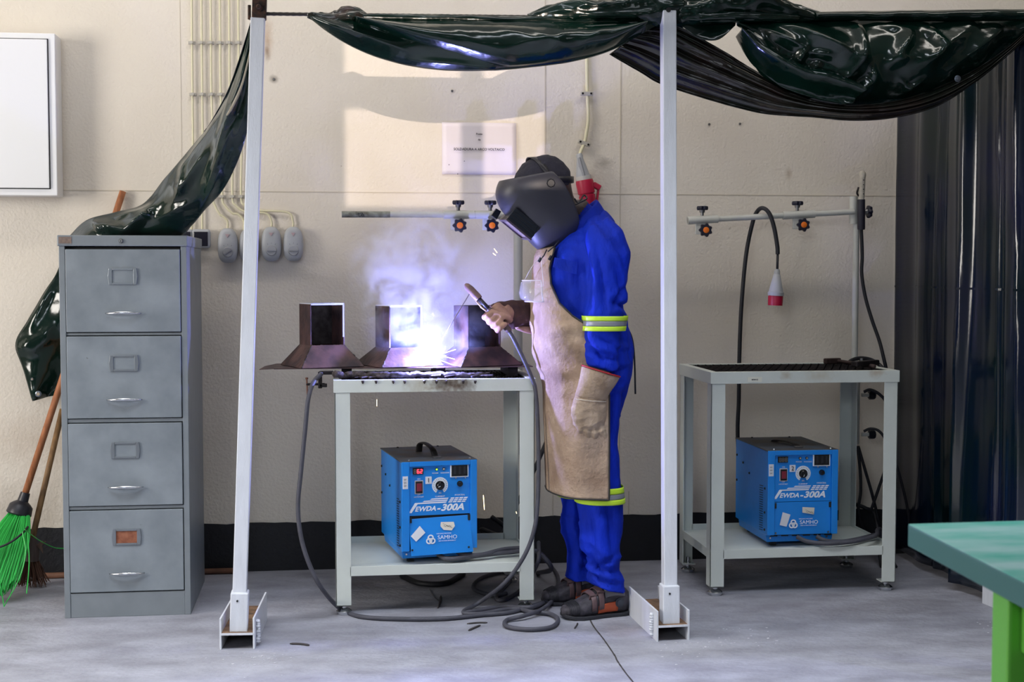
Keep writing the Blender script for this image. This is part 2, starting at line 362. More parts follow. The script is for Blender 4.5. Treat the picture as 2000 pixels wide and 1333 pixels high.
sw = [(445, 480, 35, 'left of the left post, nearest the filing cabinet'), (487, 480, 35, 'half hidden behind the left white post'), (530, 477, 0, 'just right of the left white post'), (573, 477, 0, 'farthest right of the row, past the left post')]
for i, (x, y, ang, lb) in enumerate(sw):
    c = at(x, y, WY-.03)
    t = thing('rotary_switch', (c.x, WY, c.z), 'grey oval rotary switch, ' + lb, 'switch', 'grey rotary switches on the wall')
    hw_, hh = .0385, .068; n = 28
    def oval(sc_, y_, hw_=hw_, hh=hh, c=c):
        out = []
        for j in range(n):
            a = 2*PI*j/n; out.append(Vector((c.x+math.copysign(abs(math.cos(a))**.75, math.cos(a))*hw_*sc_*(1.0-.06*math.sin(a)), y_, c.z+math.copysign(abs(math.sin(a))**.72, math.sin(a))*hh*sc_)))
        return out
    obj('casing', MB().rings([oval(.93, WY), oval(1, WY-.012), oval(1, WY-.034), oval(.93, WY-.044), oval(.75, WY-.050), oval(.3, WY-.052)]), M('switch_grey', '#a9acb2', .4, var=.08, vs=30), t, smooth=True)
    kc = Vector((c.x+.001, WY-.050, c.z-.026))
    obj('dial', MB().lathe(kc, kc+Vector((0, -.008, 0)), [(0, .021), (.7, .020), (1, .018)], 24), M('dial_grey', '#9a9ca2', .4), t, smooth='auto')
    a = math.radians(ang); d = Vector((math.cos(a), 0, math.sin(a)))
    obj('pointer', MB().bar(kc+d*-.016+Vector((0, -.009, 0)), kc+d*.019+Vector((0, -.009, 0)), .007, .006), M('pointer_grey', '#8a8c94', .4), t, bevel=.001)
    for aa in (60, 90, 120):
        p = kc+Vector((math.cos(math.radians(aa))*.027, -.0015, math.sin(math.radians(aa))*.027)); obj('tick', MB().bar(p, p+Vector((math.cos(math.radians(aa))*.004, 0, math.sin(math.radians(aa))*.004)), .0015, .001), M('tick_grey', '#5b5c66', .6), t)
    p = Vector((c.x, WY-.053, c.z+.036)); obj('emblem', MB().prism([p+Vector((-.009, 0, .008)), p+Vector((.009, 0, .008)), p+Vector((0, 0, -.006))], (0, .003, 0)), M('faded_red', '#b09a9e', .7), t)
for x, lb in ((359, 'half hidden behind the cabinet and curtain'), (393, 'just right of the filing cabinet top')):
    c = at(x, 467, WY-.02)
    t = thing('wall_socket', (c.x, WY, c.z), 'grey framed socket with dark cover, ' + lb, 'socket', 'dark sockets behind the filing cabinet')
    obj('frame', MB().box(c.x-.036, c.x+.036, WY-.035, WY, c.z-.036, c.z+.038), M('switch_grey', '#a9acb2', .4), t, bevel=.01)
    obj('cover', MB().box(c.x-.028, c.x+.027, WY-.040, WY-.034, c.z-.028, c.z+.028), M('dark_cover', '#1d1c2a', .3), t, bevel=.006)
# screw
for x, y in ((535, 155), (1385, 243), (1445, 242), (883, 178)):
    c = at(x, y, WY); obj('wall_screw', MB().lathe((c.x, WY-.006, c.z), (c.x, WY, c.z), [(0, .003), (.4, .005), (1, .005)], 10), steelm, label={535: 'small rusty screw in the wall right of the left post', 1385: 'tiny screw in the wall below the brown curtain, nearer the right post', 1445: 'tiny screw in the wall below the brown curtain, farther from the post', 883: 'tiny screw in the wall above the paper notice'}[x], cat='screw')
# paper sign
a, b = at(863, 239, WY), at(1008, 342, WY)
t = thing('paper_notice', ((a.x+b.x)/2, WY, b.z), 'white paper notice on the wall reading SOLDADURA A ARCO VOLTAICO', 'notice')
mb = MB(); rs = []
for i in range(13):
    zz = b.z+(a.z-b.z)*i/12; rs.append([Vector((a.x+(b.x-a.x)*j/14, WY-.004-.0035*abs(math.sin(j*.5+i*.2))*(.4+j/14), zz)) for j in range(15)])
mb.rings(rs, closed=False); obj('sheet', mb, paper, t, smooth=True, solid=.0006)
for y, s, bd in ((262, .011, 'Posto'), (273, .011, 'de'), (292, .0135, 'SOLDADURA A ARCO VOLTAICO')):
    c = at(936, y, WY-.012); text('lettering', bd, s, ink, c, t, offset=.0002)
for x, y in ((877, 322), (907, 315), (894, 340)):
    c = at(x, y, WY-.009); obj('speck', MB().lathe((c.x, c.y, c.z), (c.x, c.y-.001, c.z), [(0, .002), (1, .001)], 6), ink, t)
# ---------------------------------------------------------------- filing cabinet
CX0, CX1, CY0, CY1, CZ = -.922, -.497, 4.862, 5.385, 1.317
t = thing('filing_cabinet', ((CX0+CX1)/2, (CY0+CY1)/2, 0), 'tall grey metal filing cabinet with four drawers, scuffed paint', 'cabinet')
mb = MB().box(CX0, CX0+.02, CY0, CY1, 0, CZ-.037).box(CX1-.02, CX1, CY0, CY1, 0, CZ-.037).box(CX0+.02, CX1-.02, CY1-.01, CY1, 0, CZ-.037)
zr = [CZ-.037]
dz = [(486, 650), (656, 818), (826, 989), (996, 1157)]
DZ = [(at(240, b_, CY0).z, at(240, a_, CY0).z) for a_, b_ in dz]
for (z0, z1), (y0, y1) in zip(DZ, DZ[1:]): mb.box(CX0+.02, CX1-.02, CY0+.004, CY0+.03, y1+.001, z0-.001)
mb.box(CX0+.02, CX1-.02, CY0+.002, CY0+.02, 0, DZ[3][0]-.002)
obj('body', mb, cabd, t, bevel=.0015)
obj('interior', MB().box(CX0+.021, CX1-.021, CY0+.02, CY1-.012, .01, CZ-.04), dark, t)
lid = MB().box(CX0-.004, CX1+.004, CY0-.006, CY1+.004, CZ-.037, CZ); obj('lid', lid, cabd, t, bevel=.003)
obj('sticker', MB().box(CX0+.002, CX0+.044, CY0-.0075, CY0-.006, CZ-.028, CZ-.006), M('sticker_residue', '#8d7a70', .8, var=.4, vs=80), t)
c = Vector((CX0+.207, CY0-.006, CZ-.019)); lk = obj('lock', MB().lathe(c, c+Vector((0, -.006, 0)), [(0, .0075), (.6, .0075), (1, .006)], 16), steelm, t, smooth='auto')
obj('keyhole', MB().box(c.x-.0008, c.x+.0008, c.y-.0066, c.y-.006, c.z-.004, c.z+.003), dark, lk)
for i, (z0, z1) in enumerate(DZ):
    o_ = [0, .004, .002, -.001][i]
    d = obj('drawer', MB().box(CX0+.0215, CX1-.0225, CY0-.003-o_*.5, CY0+.03, z0+.002, z1-.002), cabm, t, bevel=.002)
    hx = (CX0+CX1)/2-.001; h0 = z0+(z1-z0)*.67; yf = CY0-.003-o_*.5
    fr = MB(); W_, H_ = .046, .028; Z = h0
    fr.box(hx-W_+.0112, hx+W_-.0112, yf-.005, yf, Z+H_-.007, Z+H_).box(hx-W_+.0112, hx+W_-.0112, yf-.005, yf, Z-H_, Z-H_+.007)
    for sx in (-1, 1): fr.prism([Vector((hx+sx*W_, yf, Z-H_)), Vector((hx+sx*(W_+.004), yf, Z)), Vector((hx+sx*W_, yf, Z+H_)), Vector((hx+sx*(W_-.011), yf, Z+H_)), Vector((hx+sx*(W_-.011), yf, Z-H_))], (0, -.005, 0))
    lh = obj('label_holder', fr, M('holder_metal', '#82888e', .35, .6), d, bevel=.001)
    obj('card', MB().box(hx-W_+.01, hx+W_-.01, yf-.0015, yf, Z-H_+.006, Z+H_-.006), cabm if i < 3 else M('card_brown', '#9a6248', .7, var=.4, vs=60, col2='#7c4630'), lh, label=None if i < 3 else 'reddish brown card in the holder')
    hz = z0+(z1-z0)*.235; pp = [Vector((hx+(q-.5)*.118, yf-.004-.020*math.sin(PI*q)**.7, hz+.0015*math.cos(PI*(q-.5)*2))) for q in [j/14 for j in range(15)]]
    obj('handle', MB().tube(pp, [.0022+.0055*math.sin(PI*j/14)**.8 for j in range(15)], 10, flat=.8), chrome, d, smooth=True)
# ---------------------------------------------------------------- brooms and stick
a, b = at(45, 978, 5.355), at(240, 374, 5.52)
t = thing('broom', (fl(22, 1180).x, 5.0, 0), 'broom with bright green plastic bristles and orange wooden handle', 'broom')
obj('handle', MB().tube([a+(b-a)*-.0, b], .0125, 14), wood1, t, smooth=True)
ax = (b-a).normalized()
obj('ferrule', MB().lathe(a-ax*.055, a+ax*.03, [(0, .044), (.05, .047), (.4, .043), (.52, .032), (.62, .020), (1, .0175)], 20), blackpl, t, smooth='auto')
rnd = random.Random(11); mb = MB(); bot = Vector(fl(0, 1172)); bot.y = 5.10; bc = a-ax*.045
for i in range(520):
    g = rnd.random()*2*PI; r = math.sqrt(rnd.random())
    p0 = bc+Vector((math.cos(g)*.038*r, math.sin(g)*.034*r, 0)); L_ = rnd.uniform(.80, 1.0)
    e = Vector((bot.x+math.cos(g)*.085*r-.005, bot.y+math.sin(g)*.075*r+.02, max(.006, .17*(1-L_)+.01+rnd.random()*.02+ .05*r*r)))
    mid = p0.lerp(e, .5)+Vector((math.cos(g)*.016*r+rnd.gauss(0, .004), math.sin(g)*.01*r, .012))
    pts = spline([p0, mid, e], 4); rr = .0014
    k = len(mb.v)
    for p in pts:
        for q in range(3): mb.v.append(p+Vector((math.cos(q*2.09)*rr, math.sin(q*2.09)*rr, 0)))
    for s in range(len(pts)-1):
        for q in range(3): A = k+s*3+q; B = k+s*3+(q+1) % 3; mb.f.append((A, B, B+3, A+3))
# stray strands
for pts in ([at(48, 1035, 5.2), at(75, 1055, 5.3), at(105, 1070, 5.4), at(125, 1072, 5.43)], [at(44, 1040, 5.05), at(50, 1080, 5.02), at(38, 1130, 5.0), fl(8, 1185, .01)], [at(0, 1140, 5.0), fl(8, 1186, .01)], [at(54, 1040, 5.07), at(57, 1100, 5.03), at(52, 1160, 5.0)]):
    mb.tube(spline(pts, 5), .0018, 5)
obj('bristles', mb, bris, t, kind='stuff')
loop = [at(54, 1030, 5.27), at(42, 1044, 5.18), at(15, 1063, 5.14), at(-15, 1072, 5.14), at(-28, 1062, 5.22), at(-5, 1040, 5.33), at(35, 1026, 5.34), at(54, 1030, 5.27)]
obj('binding_wire', MB().tube(spline(loop, 8), .004, 8), rubber, t, smooth=True)
a, b = at(62, 1058, 5.36), at(122, 800, 5.5)
t = thing('old_broom', (fl(62, 1130).x, 5.38, 0), 'older broom with brown handle and dark worn fibres behind the green one', 'broom')
obj('handle', MB().tube([a, b], .0115, 12), wood2, t, smooth=True)
obj('ferrule', MB().lathe(at(60, 1095, 5.36), at(64, 1050, 5.36), [(0, .03), (.5, .028), (.7, .018), (1, .014)], 16), M('old_ferrule', '#4b3d3b', .7), t, smooth='auto')
mb = MB(); p0c = at(60, 1090, 5.36)
for i in range(170):
    g = rnd.random()*2*PI; r = math.sqrt(rnd.random()); p0 = p0c+Vector((math.cos(g)*.025*r, math.sin(g)*.02*r, 0)); e = Vector((p0c.x+math.cos(g)*.065*r+rnd.gauss(0, .008), p0c.y+math.sin(g)*.045*r, rnd.uniform(.004, .03)))
    mb.tube([p0, p0.lerp(e, .5)+Vector((rnd.gauss(0, .006), 0, 0)), e], .0013, 3, caps=False)
obj('fibres', mb, bris2, t, kind='stuff')
mb = MB(); q = [at(70, 1066, 5.36), at(80, 1058, 5.35), at(91, 1058, 5.34), at(82, 1066, 5.35), at(84, 1082, 5.35), at(77, 1072, 5.35)]
mb.prism(q, (0, .004, 0)); obj('rag', mb, M('rag', '#5b463e', .9), t)
a, b = fl(60, 1126, .012), fl(452, 1117, .012)
obj('wooden_pole', MB().tube([(-1.12, 5.505, .012), (-.36, 5.50, .012)], .0115, 12), M('pole_brown', '#6d4a38', .6, var=.4, vs=20), smooth=True, label='brown wooden pole lying on the floor along the foot of the back wall', cat='pole')
# ---------------------------------------------------------------- frame posts
def post(top, foot, zt, rz, label, rusty=False, nub=1):
    """foot: floor point under the tube; base is a piece of H beam"""
    t = thing('frame_post', (foot[0], foot[1], 0), label, 'post', 'white frame posts of the welding bays')
    T = Matrix.Translation((foot[0], foot[1], 0)) @ Matrix.Rotation(rz, 4, 'Z')
    F = Vector((foot[0], foot[1], .052)); P = Vector(top)
    obj('pole', MB().bar(F+Vector((0, 0, .02)), P, .044, .044), postm, t, bevel=.003)
    d = (P-F).normalized(); obj('sleeve', MB().bar(F+Vector((.0, -.003, -.002)), F+d*.125+Vector((0, -.003, 0)), .056, .056), postm, t, bevel=.004)
    h = F+d*.1; obj('bolt_hole', MB().lathe(h+Vector((-.006, -.033, 0)), h+Vector((-.006, -.028, 0)), [(0, .0035), (1, .0035)], 10), dark, t)
    w_, hb, th = .049, .100, .006
    fl_ = obj('base_flange', MB().box(-w_-th, -w_, -.045, .31, 0, hb, T), postm, t, bevel=.001)
    obj('base_flange', MB().box(w_, w_+th, -.045, .31, 0, hb, T), postm, t, bevel=.001)
    obj('base_web', MB().box(-w_, w_, -.045, .31, .046, .053, T), rustpl, t)
    obj('web_edge', MB().box(-w_, w_, -.047, -.045, .046, .053, T), postm, t)
    x = nub*(w_+th+.006) if nub > 0 else -(w_+th+.004)
    mb = MB(); rn = random.Random(int(abs(foot[0])*1000))
    for j in range(9):
        zz = .008+.008*j; mb.lathe(T @ Vector((x+rn.uniform(-.003, .003), .0, zz)), T @ Vector((x, .0, zz+.012)), [(0, .005), (.5, .009*rn.uniform(.7, 1.1)), (1, .005)], 8)
    obj('weld_bead', mb, postm, t, smooth=True)
    return t, P
t1, P1 = post(at(504, 36, 4.42), tuple(fl(467, 1262))[:2], 0, math.radians(-3.5), 'left white frame post leaning slightly, with rusty black top', nub=1)
t2, P2 = post(at(1305, 22, 4.36), tuple(fl(1307, 1246))[:2], 0, math.radians(2.5), 'right white frame post standing in front of the second bench', nub=-1)
t3, P3 = post((2.395, 4.36, 2.03), (2.40, 4.36), 0, math.radians(6.5), 'far right frame post base glimpsed behind the green table', nub=-1)
a = at(506, 38, 4.42); d = (P1-Vector((t1.location.x, t1.location.y, .05))).normalized()
obj('rusty_cap', MB().bar(a, a+d*.16, .0435, .0435), rustm, t1, bevel=.003, label='rusty blackened top of the post')
obj('bolt', MB().lathe(at(505, 13, 4.395), at(505, 13, 4.37), [(0, .013), (.5, .013), (.5, .008), (1, .006)], 10), rustm, t1, smooth='auto')
obj('rebar_stub', MB().tube([at(487, 38, 4.41), at(487, 10, 4.41)], .005, 8).tube([at(487, 36, 4.41), at(497, 36, 4.41)], .005, 8), rustm, t1)
h = at(1306, 19, 4.335); obj('bolt_hole', MB().lathe(h, h+Vector((0, .006, 0)), [(0, .0078), (1, .0078)], 14), dark, t2)
# rebar rod between posts, pipe to the right
def rebar(mb, a, b, r):
    n = int((b-a).length/.01); mb.tube([a.lerp(b, i/n) for i in range(n+1)], [r*(1+.16*(i % 2)) for i in range(n+1)], 8)
mb = MB(); rebar(mb, at(516, 27, 4.42), at(1292, 36, 4.37), .0052); obj('curtain_rod', mb, M('rebar', '#4a4440', .5, .6, var=.4, vs=80), smooth=True, label='twisted steel rod between the two white posts carrying the curtain', cat='rod')
obj('curtain_rail', MB().tube([at(1318, 36, 4.40), (2.395, 4.41, 2.01)], .008, 10), steelm, smooth=True, label='steel rail from the right post carrying the right curtain', cat='rail')
obj('side_rail', MB().tube([(2.395, 4.38, 2.0), (2.34, 5.54, 2.0)], .008, 10), steelm, smooth=True, label='steel rail running back to the wall above the side curtain', cat='rail')
# ---------------------------------------------------------------- benches
def bench(x0, x1, y0, y1, zt, label, leg=.053, front_label=None, dirty=1):
    t = thing('welding_bench', ((x0+x1)/2, (y0+y1)/2, 0), label, 'bench', 'two welding benches')
    rim = MB(); h = .043; th = .004
    rim.box(x0, x1, y0, y0+th, zt-h, zt).box(x0, x1, y1-th, y1, zt-h, zt).box(x0, x0+th, y0+th, y1-th, zt-h, zt).box(x1-th, x1, y0+th, y1-th, zt-h, zt)
    g = .028
    rim.box(x0+th, x1-th, y0+th, y0+g, zt-th, zt).box(x0+th, x1-th, y1-g, y1-th, zt-th, zt).box(x0+th, x0+g, y0+g, y1-g, zt-th, zt).box(x1-g, x1-th, y0+g, y1-g, zt-th, zt)
    obj('top_rim', rim, benchm, t, bevel=.001)
    gr = MB(); n = 22; m = 11; a0, a1, b0, b1 = x0+.02, x1-.02, y0+.02, y1-.02; z = zt-.006
    # expanded metal: zig-zag strands
    for j in range(m+1):
        y = b0+(b1-b0)*j/m; am = (b1-b0)/m*.46
        for i in range(n*2):
            xa, xb = a0+(a1-a0)*i/(2*n), a0+(a1-a0)*(i+1)/(2*n); s_ = 1 if (i+j) % 2 else -1; ya, yb = y+s_*am*.5, y-s_*am*.5
            ya, yb = max(b0, min(b1, ya)), max(b0, min(b1, yb)); gr.bar((xa, ya, z+.002), (xb, yb, z-.002), .005, .004, (0, 0, 1))
    obj('grating', gr, darksteel, t)
    obj('tray', MB().box(a0, a1, b0, b1, zt-.035, zt-.033), darksteel, t)
    zs = .172
    for (x, y, sx, sy) in ((x0, y0, 1, 1), (x1, y0, -1, 1), (x0, y1, 1, -1), (x1, y1, -1, -1)):
        i_ = .004; xa, ya = x+sx*i_, y+sy*i_; L_ = leg; tt = .004
        lm = MB()  # angle-iron leg: two plates
        lm.box(min(xa, xa+sx*L_), max(xa, xa+sx*L_), min(ya, ya+sy*tt), max(ya, ya+sy*tt), .033, zt-h)
        lm.box(min(xa, xa+sx*tt), max(xa, xa+sx*tt), min(ya, ya+sy*L_), max(ya, ya+sy*L_), .033, zt-h)
        lm.box(min(xa, xa+sx*L_), max(xa, xa+sx*L_), min(ya, ya+sy*L_), max(ya, ya+sy*L_), .033, .037)
        lg = obj('leg', lm, benchm, t, bevel=.001)
        c = Vector((xa+sx*.028, ya+sy*.028, 0))
        obj('levelling_foot', MB().lathe(c, c+Vector((0, 0, .06)), [(0, .024), (.06, .026), (.2, .027), (.3, .02), (.38, .009), (.5, .009), (.5, .013), (.62, .013), (.62, .007), (1, .007)], 20), chrome, lg, smooth='auto')
    for nm, b in (('stretcher', (x0+leg, x1-leg, y0+.004, y0+.008, zs-.034, zs)), ('stretcher', (x0+leg, x1-leg, y1-.008, y1-.004, zs-.034, zs+.014)), ('stretcher', (x0+.004, x0+.008, y0+leg, y1-leg, zs-.034, zs)), ('stretcher', (x1-.008, x1-.004, y0+leg, y1-leg, zs-.034, zs))):
        obj(nm, MB().box(*b), benchm, t, bevel=.001)
    obj('shelf', MB().box(x0+.008, x1-.008, y0+.008, y1-.008, zs-.012, zs-.009), benchm, t)
    return t
B1 = bench(.000, .703, 4.77, 5.25, .820, 'off-white steel welding bench with scorched front rim, where the welder works')
B2 = bench(1.361, 2.081, 4.88, 5.34, .827, 'off-white steel welding bench with clean grating top behind the right post')
a, b = at(1460, 737, 4.88), at(1488, 747, 4.88)
lb = obj('label_plate', MB().box(a.x, b.x, 4.8785, 4.880, b.z, a.z), M('label_cream', '#dcdccf', .6), B2)
text('lettering', 'BERM 02', .0065, ink, ((a.x+b.x)/2, 4.8783, (a.z+b.z)/2), lb, offset=.0001)
for x, y, r, c, st, s in ((880, 752, .06, '#7a5f42', .95, (.6, 1, 1)), (872, 750, .035, '#3a2a20', .95, (.5, 1, 1)), (905, 756, .03, '#4a3626', .9, (.6, 1, 1)), (820, 755, .04, '#9a8a68', .6, (.6, 1, 1)), (1535, 733, .02, '#a08b66', .7, (.7, 1, 1)), (1712, 728, .025, '#a98d68', .7, (.6, 1, 1)), (1600, 735, .03, '#b5a684', .5, (.4, 1, 1))):
    mixmask(benchm, at(x, y, 4.77 if x < 1100 else 4.88), r, c, .6, 60, st, s)
# ---------------------------------------------------------------- holding jigs: column, arm, sleeves and star knobs
def star_knob(c, d, r, parent, cap=True):
    """c centre of the face, d outward normal"""
    d = Vector(d).normalized(); u = Vector((0, 0, 1)) if abs(d.z) < .9 else Vector((1, 0, 0)); q = d.cross(u); k = 56
    def ring(s, o): return [c+d*o+(q*math.cos(2*PI*j/k)+u*math.sin(2*PI*j/k))*r*s*(1+.12*math.cos(7*2*PI*j/k)) for j in range(k)]
    kb = obj('star_knob', MB().rings([ring(.85, -.014), ring(1, -.010), ring(1, -.002), ring(.9, .002)]), M('knob_black', '#15162a', .35), parent, smooth='auto')
    if cap: obj('cap', MB().lathe(c, c+d*.005, [(0, r*.5), (.6, r*.48), (1, r*.3)], 20), orange, kb, smooth='auto')
    obj('stem', MB().lathe(c-d*.036, c-d*.012, [(0, .0065), (.5, .0065), (.5, .010), (1, .012)], 12), steelm, kb, smooth='auto')
def jig(a, b, slides, col, label, Y, group, extra=None, rs=.0115, marked=False):
    t = thing('holding_jig', (col[0].x, Y, 0), label, 'jig', group)
    obj('arm', MB().tube([a, b], rs, 16), jigm, t, smooth='auto')
    for (s0, s1, kx, bx) in slides:
        p, q = a.lerp(b, s0), a.lerp(b, s1)
        s = obj('slide', MB().tube([p, q], rs*1.42, 18), jigm, t, smooth='auto')
        k = a.lerp(b, kx); star_knob(k+Vector((0, 0, .052)), (0, 0, 1), .021, s, False)
        k2 = a.lerp(b, bx); zz = k2.z-.042
        obj('bracket', MB().box(k2.x-.030, k2.x+.022, Y-.006, Y+.004, k2.z-.058, k2.z-.012), jigm, s, bevel=.002)
        star_knob(Vector((k2.x+.002, Y-.044, zz)), (0, -1, 0), .025, s)
    return t
a, b = at(668, 419, 5.26), at(1000, 420, 5.26)
J1 = jig(a, b, [((865-668)/332, (926-668)/332, (894-668)/332, (894-668)/332), ((926.5-668)/332, (990-668)/332, (957-668)/332, (957-668)/332)], (at(1010, 470, 5.29),), 'pale holding jig with marked arm above the bench where welding goes on', 5.26, 'jigs')
del J1['group']
obj('shaded_end', MB().tube([a+Vector((-.001, 0, 0)), a.lerp(b, .28)], .0121, 16), M('shaded_tube', '#8f948c', .5, var=.5, vs=40, col2='#5d5a50'), J1, smooth='auto', label='arm end with shade put into its colour, and black writing')  # darker tube carries the shade on this end of the arm
for bd, x in (('Joseph', .10), ('Labo', .115)):
    p = a.lerp(b, x); text('lettering', 'LAB.' if bd == 'Labo' else 'Lavra', .016, M('marker_black', '#101014', .6), (p.x, p.y-.0125, p.z+(.004 if bd == 'Joseph' else -.005)), J1, sx=.8)
c0, c1 = at(1012, 400, 5.29), at(1012, 888, 5.29)
obj('column', MB().tube([Vector((c0.x, 5.29, c0.z+.03)), Vector((c0.x, 5.29, c1.z))], .0175, 18), jigm, J1, smooth='auto')
obj('sleeve', MB().tube([Vector((c0.x, 5.29, c0.z-.06)), Vector((c0.x, 5.29, c0.z+.05))], .023, 18), jigm, J1, smooth='auto')
obj('mounting_strip', MB().box(c0.x-.026, c0.x-.018, 5.27, 5.31, c1.z, .80), jigm, J1)
for zz in (.48, .62, .77): obj('weld_bead', MB().lathe((c0.x-.018, 5.265, zz-.012), (c0.x-.018, 5.265, zz+.012), [(0, .004), (.5, .008), (1, .004)], 8), jigm, J1)
a, b = at(1343, 431, 5.37), at(1668, 414, 5.37)
L_ = 325.
J2 = jig(a, b, [(0, 58/L_, 28/L_, 29/L_), (185/L_, 247/L_, 213/L_, 218/L_)], (at(1676, 470, 5.37),), 'pale holding jig with two orange-capped knobs above the idle right bench', 5.37, 'jigs')
del J2['group']
c0 = at(1675, 384, 5.38)
obj('column', MB().tube([Vector((2.103, 5.385, 1.49)), Vector((2.103, 5.385, .50))], .0125, 18), jigm, J2, smooth='auto')
obj('sleeve', MB().tube([Vector((2.090, 5.385, 1.385)), Vector((2.090, 5.385, 1.495))], .0165, 18), jigm, J2, smooth='auto')
obj('lower_sleeve', MB().tube([Vector((2.106, 5.385, .49)), Vector((2.106, 5.385, .79))], .020, 18), jigm, J2, smooth='auto')
kp = at(1700, 414, 5.36); star_knob(kp, (1, 0, 0), .023, J2, False)
# ---------------------------------------------------------------- welding machines
def letters7(parent, T, x, z, s, lit, red):
    segs = {'a': (0, 1, 1, 1), 'd': (0, 0, 1, 0), 'g': (0, .5, 1, .5), 'f': (0, .5, 0, 1), 'e': (0, 0, 0, .5), 'b': (1, .5, 1, 1), 'c': (1, 0, 1, .5)}
    on = {'8': 'abcdefg', '6': 'acdefg', '2': 'abged'}
    d = obj('digit', MB().box(x-.001, x+s*.5+.001, -.0018, -.001, z-.001, z+s+.001, T), M('display_black', '#171312', .3), parent)
    for k, (xa, za, xb, zb_) in segs.items():
        l = lit and k in on[lit]
        mm = red if l else M('segment_grey', '#6e6a66', .5)
        mb = MB().bar(T @ Vector((x+xa*s*.5, -.003, z+za*s)), T @ Vector((x+xb*s*.5, -.003, z+zb_*s)), .0022, .0012, T.to_3x3() @ Vector((0, 1, 0)))
        obj('segment', mb, mm, d)
def welder(x, y, z, rz, label, num, lit, open_flap):
    t = thing('welding_machine', (x, y, z), label, 'welder', 'blue welding machines under the benches')
    T = Matrix.Translation((x, y, z)) @ Matrix.Rotation(rz, 4, 'Z')
    W, H, D = .268, .365, .40; zb = .045
    # front-left corner at origin, x to the right, y back
    sh = MB().box(0, W, .012, D, zb, H-.003, T); obj('casing', sh, blue, t, bevel=.003)
    obj('chin', MB().prism([T @ Vector(p) for p in ((.008, .03, .018), (W-.008, .03, .018), (W-.004, .03, zb), (.004, .03, zb))], T.to_3x3() @ Vector((0, D-.06, 0))), blue, t)
    fr = MB().box(-.002, .026, -.006, .013, zb+.004, H, T).box(W-.022, W+.002, -.006, .013, zb+.004, H, T).box(.026, W-.022, -.006, .013, H-.0175, H, T)
    obj('front_frame', fr, blue, t, bevel=.002)
    top = MB().box(-.003, W+.003, -.003, D+.002, H-.003, H+.001, T); obj('lid', top, greytop, t, bevel=.001)
    def P(u, v, dy=0): return Vector((.024+(W-.044)*u, dy, zb+(H-zb)*v))
    pn = obj('control_panel', MB().box(.026, W-.022, .004, .0125, zb+(H-zb)*.40, H-.0175, T), blue, t)
    # flap
    zt_ = zb+(H-zb)*.40
    if open_flap:
        fv = [Vector((.026, .006, zt_-.012)), Vector((W-.022, .006, zt_-.006)), Vector((W-.016, -.022, zb-.006)), Vector((.028, -.022, zb-.010))]
    else: fv = [Vector((.027, .002, zt_-.002)), Vector((W-.023, .002, zt_-.002)), Vector((W-.023, .002, zb+.004)), Vector((.027, .002, zb+.004))]
    fp = obj('flap', MB().prism([T @ p for p in fv], T.to_3x3() @ Vector((0, .004, 0))), blue, t, bevel=.001)
    obj('gap', MB().box(.024, W-.020, .0115, .0121, zb, zt_+.002, T), dark, t)
    for u in (.026, W-.030):
        obj('latch', MB().box(u, u+.008, -.002, .01, zt_-.024, zt_-.004, T), dark, fp)
    fy = (lambda v: .004-.026*max(0, min(1, 1-v/.40))) if open_flap else (lambda v: -.001)
    Td = T
    def tx(nm, bd, u, v, s, par=pn, yy=.0032, **k): return text(nm, bd, s, printw, tuple(P(u, v, yy)), par, T=Td, **k)
    # display
    x_, z_ = P(.08, .872).x, P(0, .872).z
    db = obj('display', MB().box(x_-.003, x_+.035, .0, .0042, z_-.004, z_+.018, T), M('display_black', '#171312', .3), pn)
    red = M('led_red', '#ff3040', .5, em=4)
    for i, dgt in enumerate(lit): letters7(db, T, x_+.001+i*.0112, z_, .013, dgt, red)
    for u, lbm, tx_ in ((.45, M('led_green', '#9cff3a', .4, em=1.5) if lit[1] else M('led_off', '#b5ada0', .3), 'POWER'), (.565, M('led_off', '#b5ada0', .3), 'WARNING')):
        c = T @ P(u, .905, .004); n_ = T.to_3x3() @ Vector((0, -1, 0))
        l = obj('indicator', MB().lathe(c, c+n_*.004, [(0, .0055), (.7, .005), (1, .004)], 14), M('bezel', '#35383f', .4), pn); obj('lens', MB().lathe(c+n_*.003, c+n_*.0062, [(0, .0034), (.6, .003), (1, .001)], 12), lbm, l, smooth=True)
        tx('lettering', tx_, u-.02 if u < .5 else u+.02, .862, .0066)
    # breaker
    c = P(.815, .885)
    br = obj('breaker', MB().box(c.x-.033, c.x+.033, -.002, .0042, c.z-.024, c.z+.024, T), printw, pn, bevel=.001)
    obj('breaker_face', MB().box(c.x-.029, c.x+.029, -.0035, -.002, c.z-.020, c.z+.020, T), M('breaker_black', '#121317', .35), br)
    for i in range(3): obj('toggle', MB().box(c.x-.022+i*.018, c.x-.013+i*.018, -.0065, -.0035, c.z-.012, c.z+.014, T), M('toggle_black', '#23252b', .3), br, bevel=.001)
    for u in (.76, .915): obj('screw', MB().lathe(T @ P(u, .80, .004), T @ P(u, .80, .002), [(0, .003), (1, .0025)], 8), chrome, pn)
    # switch
    c = P(.165, .715)
    sw_ = obj('power_switch', MB().box(c.x-.0155, c.x+.0155, .001, .0042, c.z-.024, c.z+.024, T), M('frame_grey', '#b9bcc4', .5), pn, bevel=.002)
    obj('switch_well', MB().box(c.x-.0125, c.x+.0125, -.0005, .001, c.z-.021, c.z+.021, T), dark, sw_)
    obj('rocker', MB().box(c.x-.009, c.x+.009, -.004, -.0005, c.z-.014, c.z+.014, T), M('rocker_red', '#7e2436' if lit[1] else '#b02a30', .3), sw_, bevel=.001)
    tx('lettering', 'ON', .165, .805, .0072); tx('lettering', 'OFF', .165, .632, .0072); tx('lettering', 'HOT/START', .165, .605, .0066)
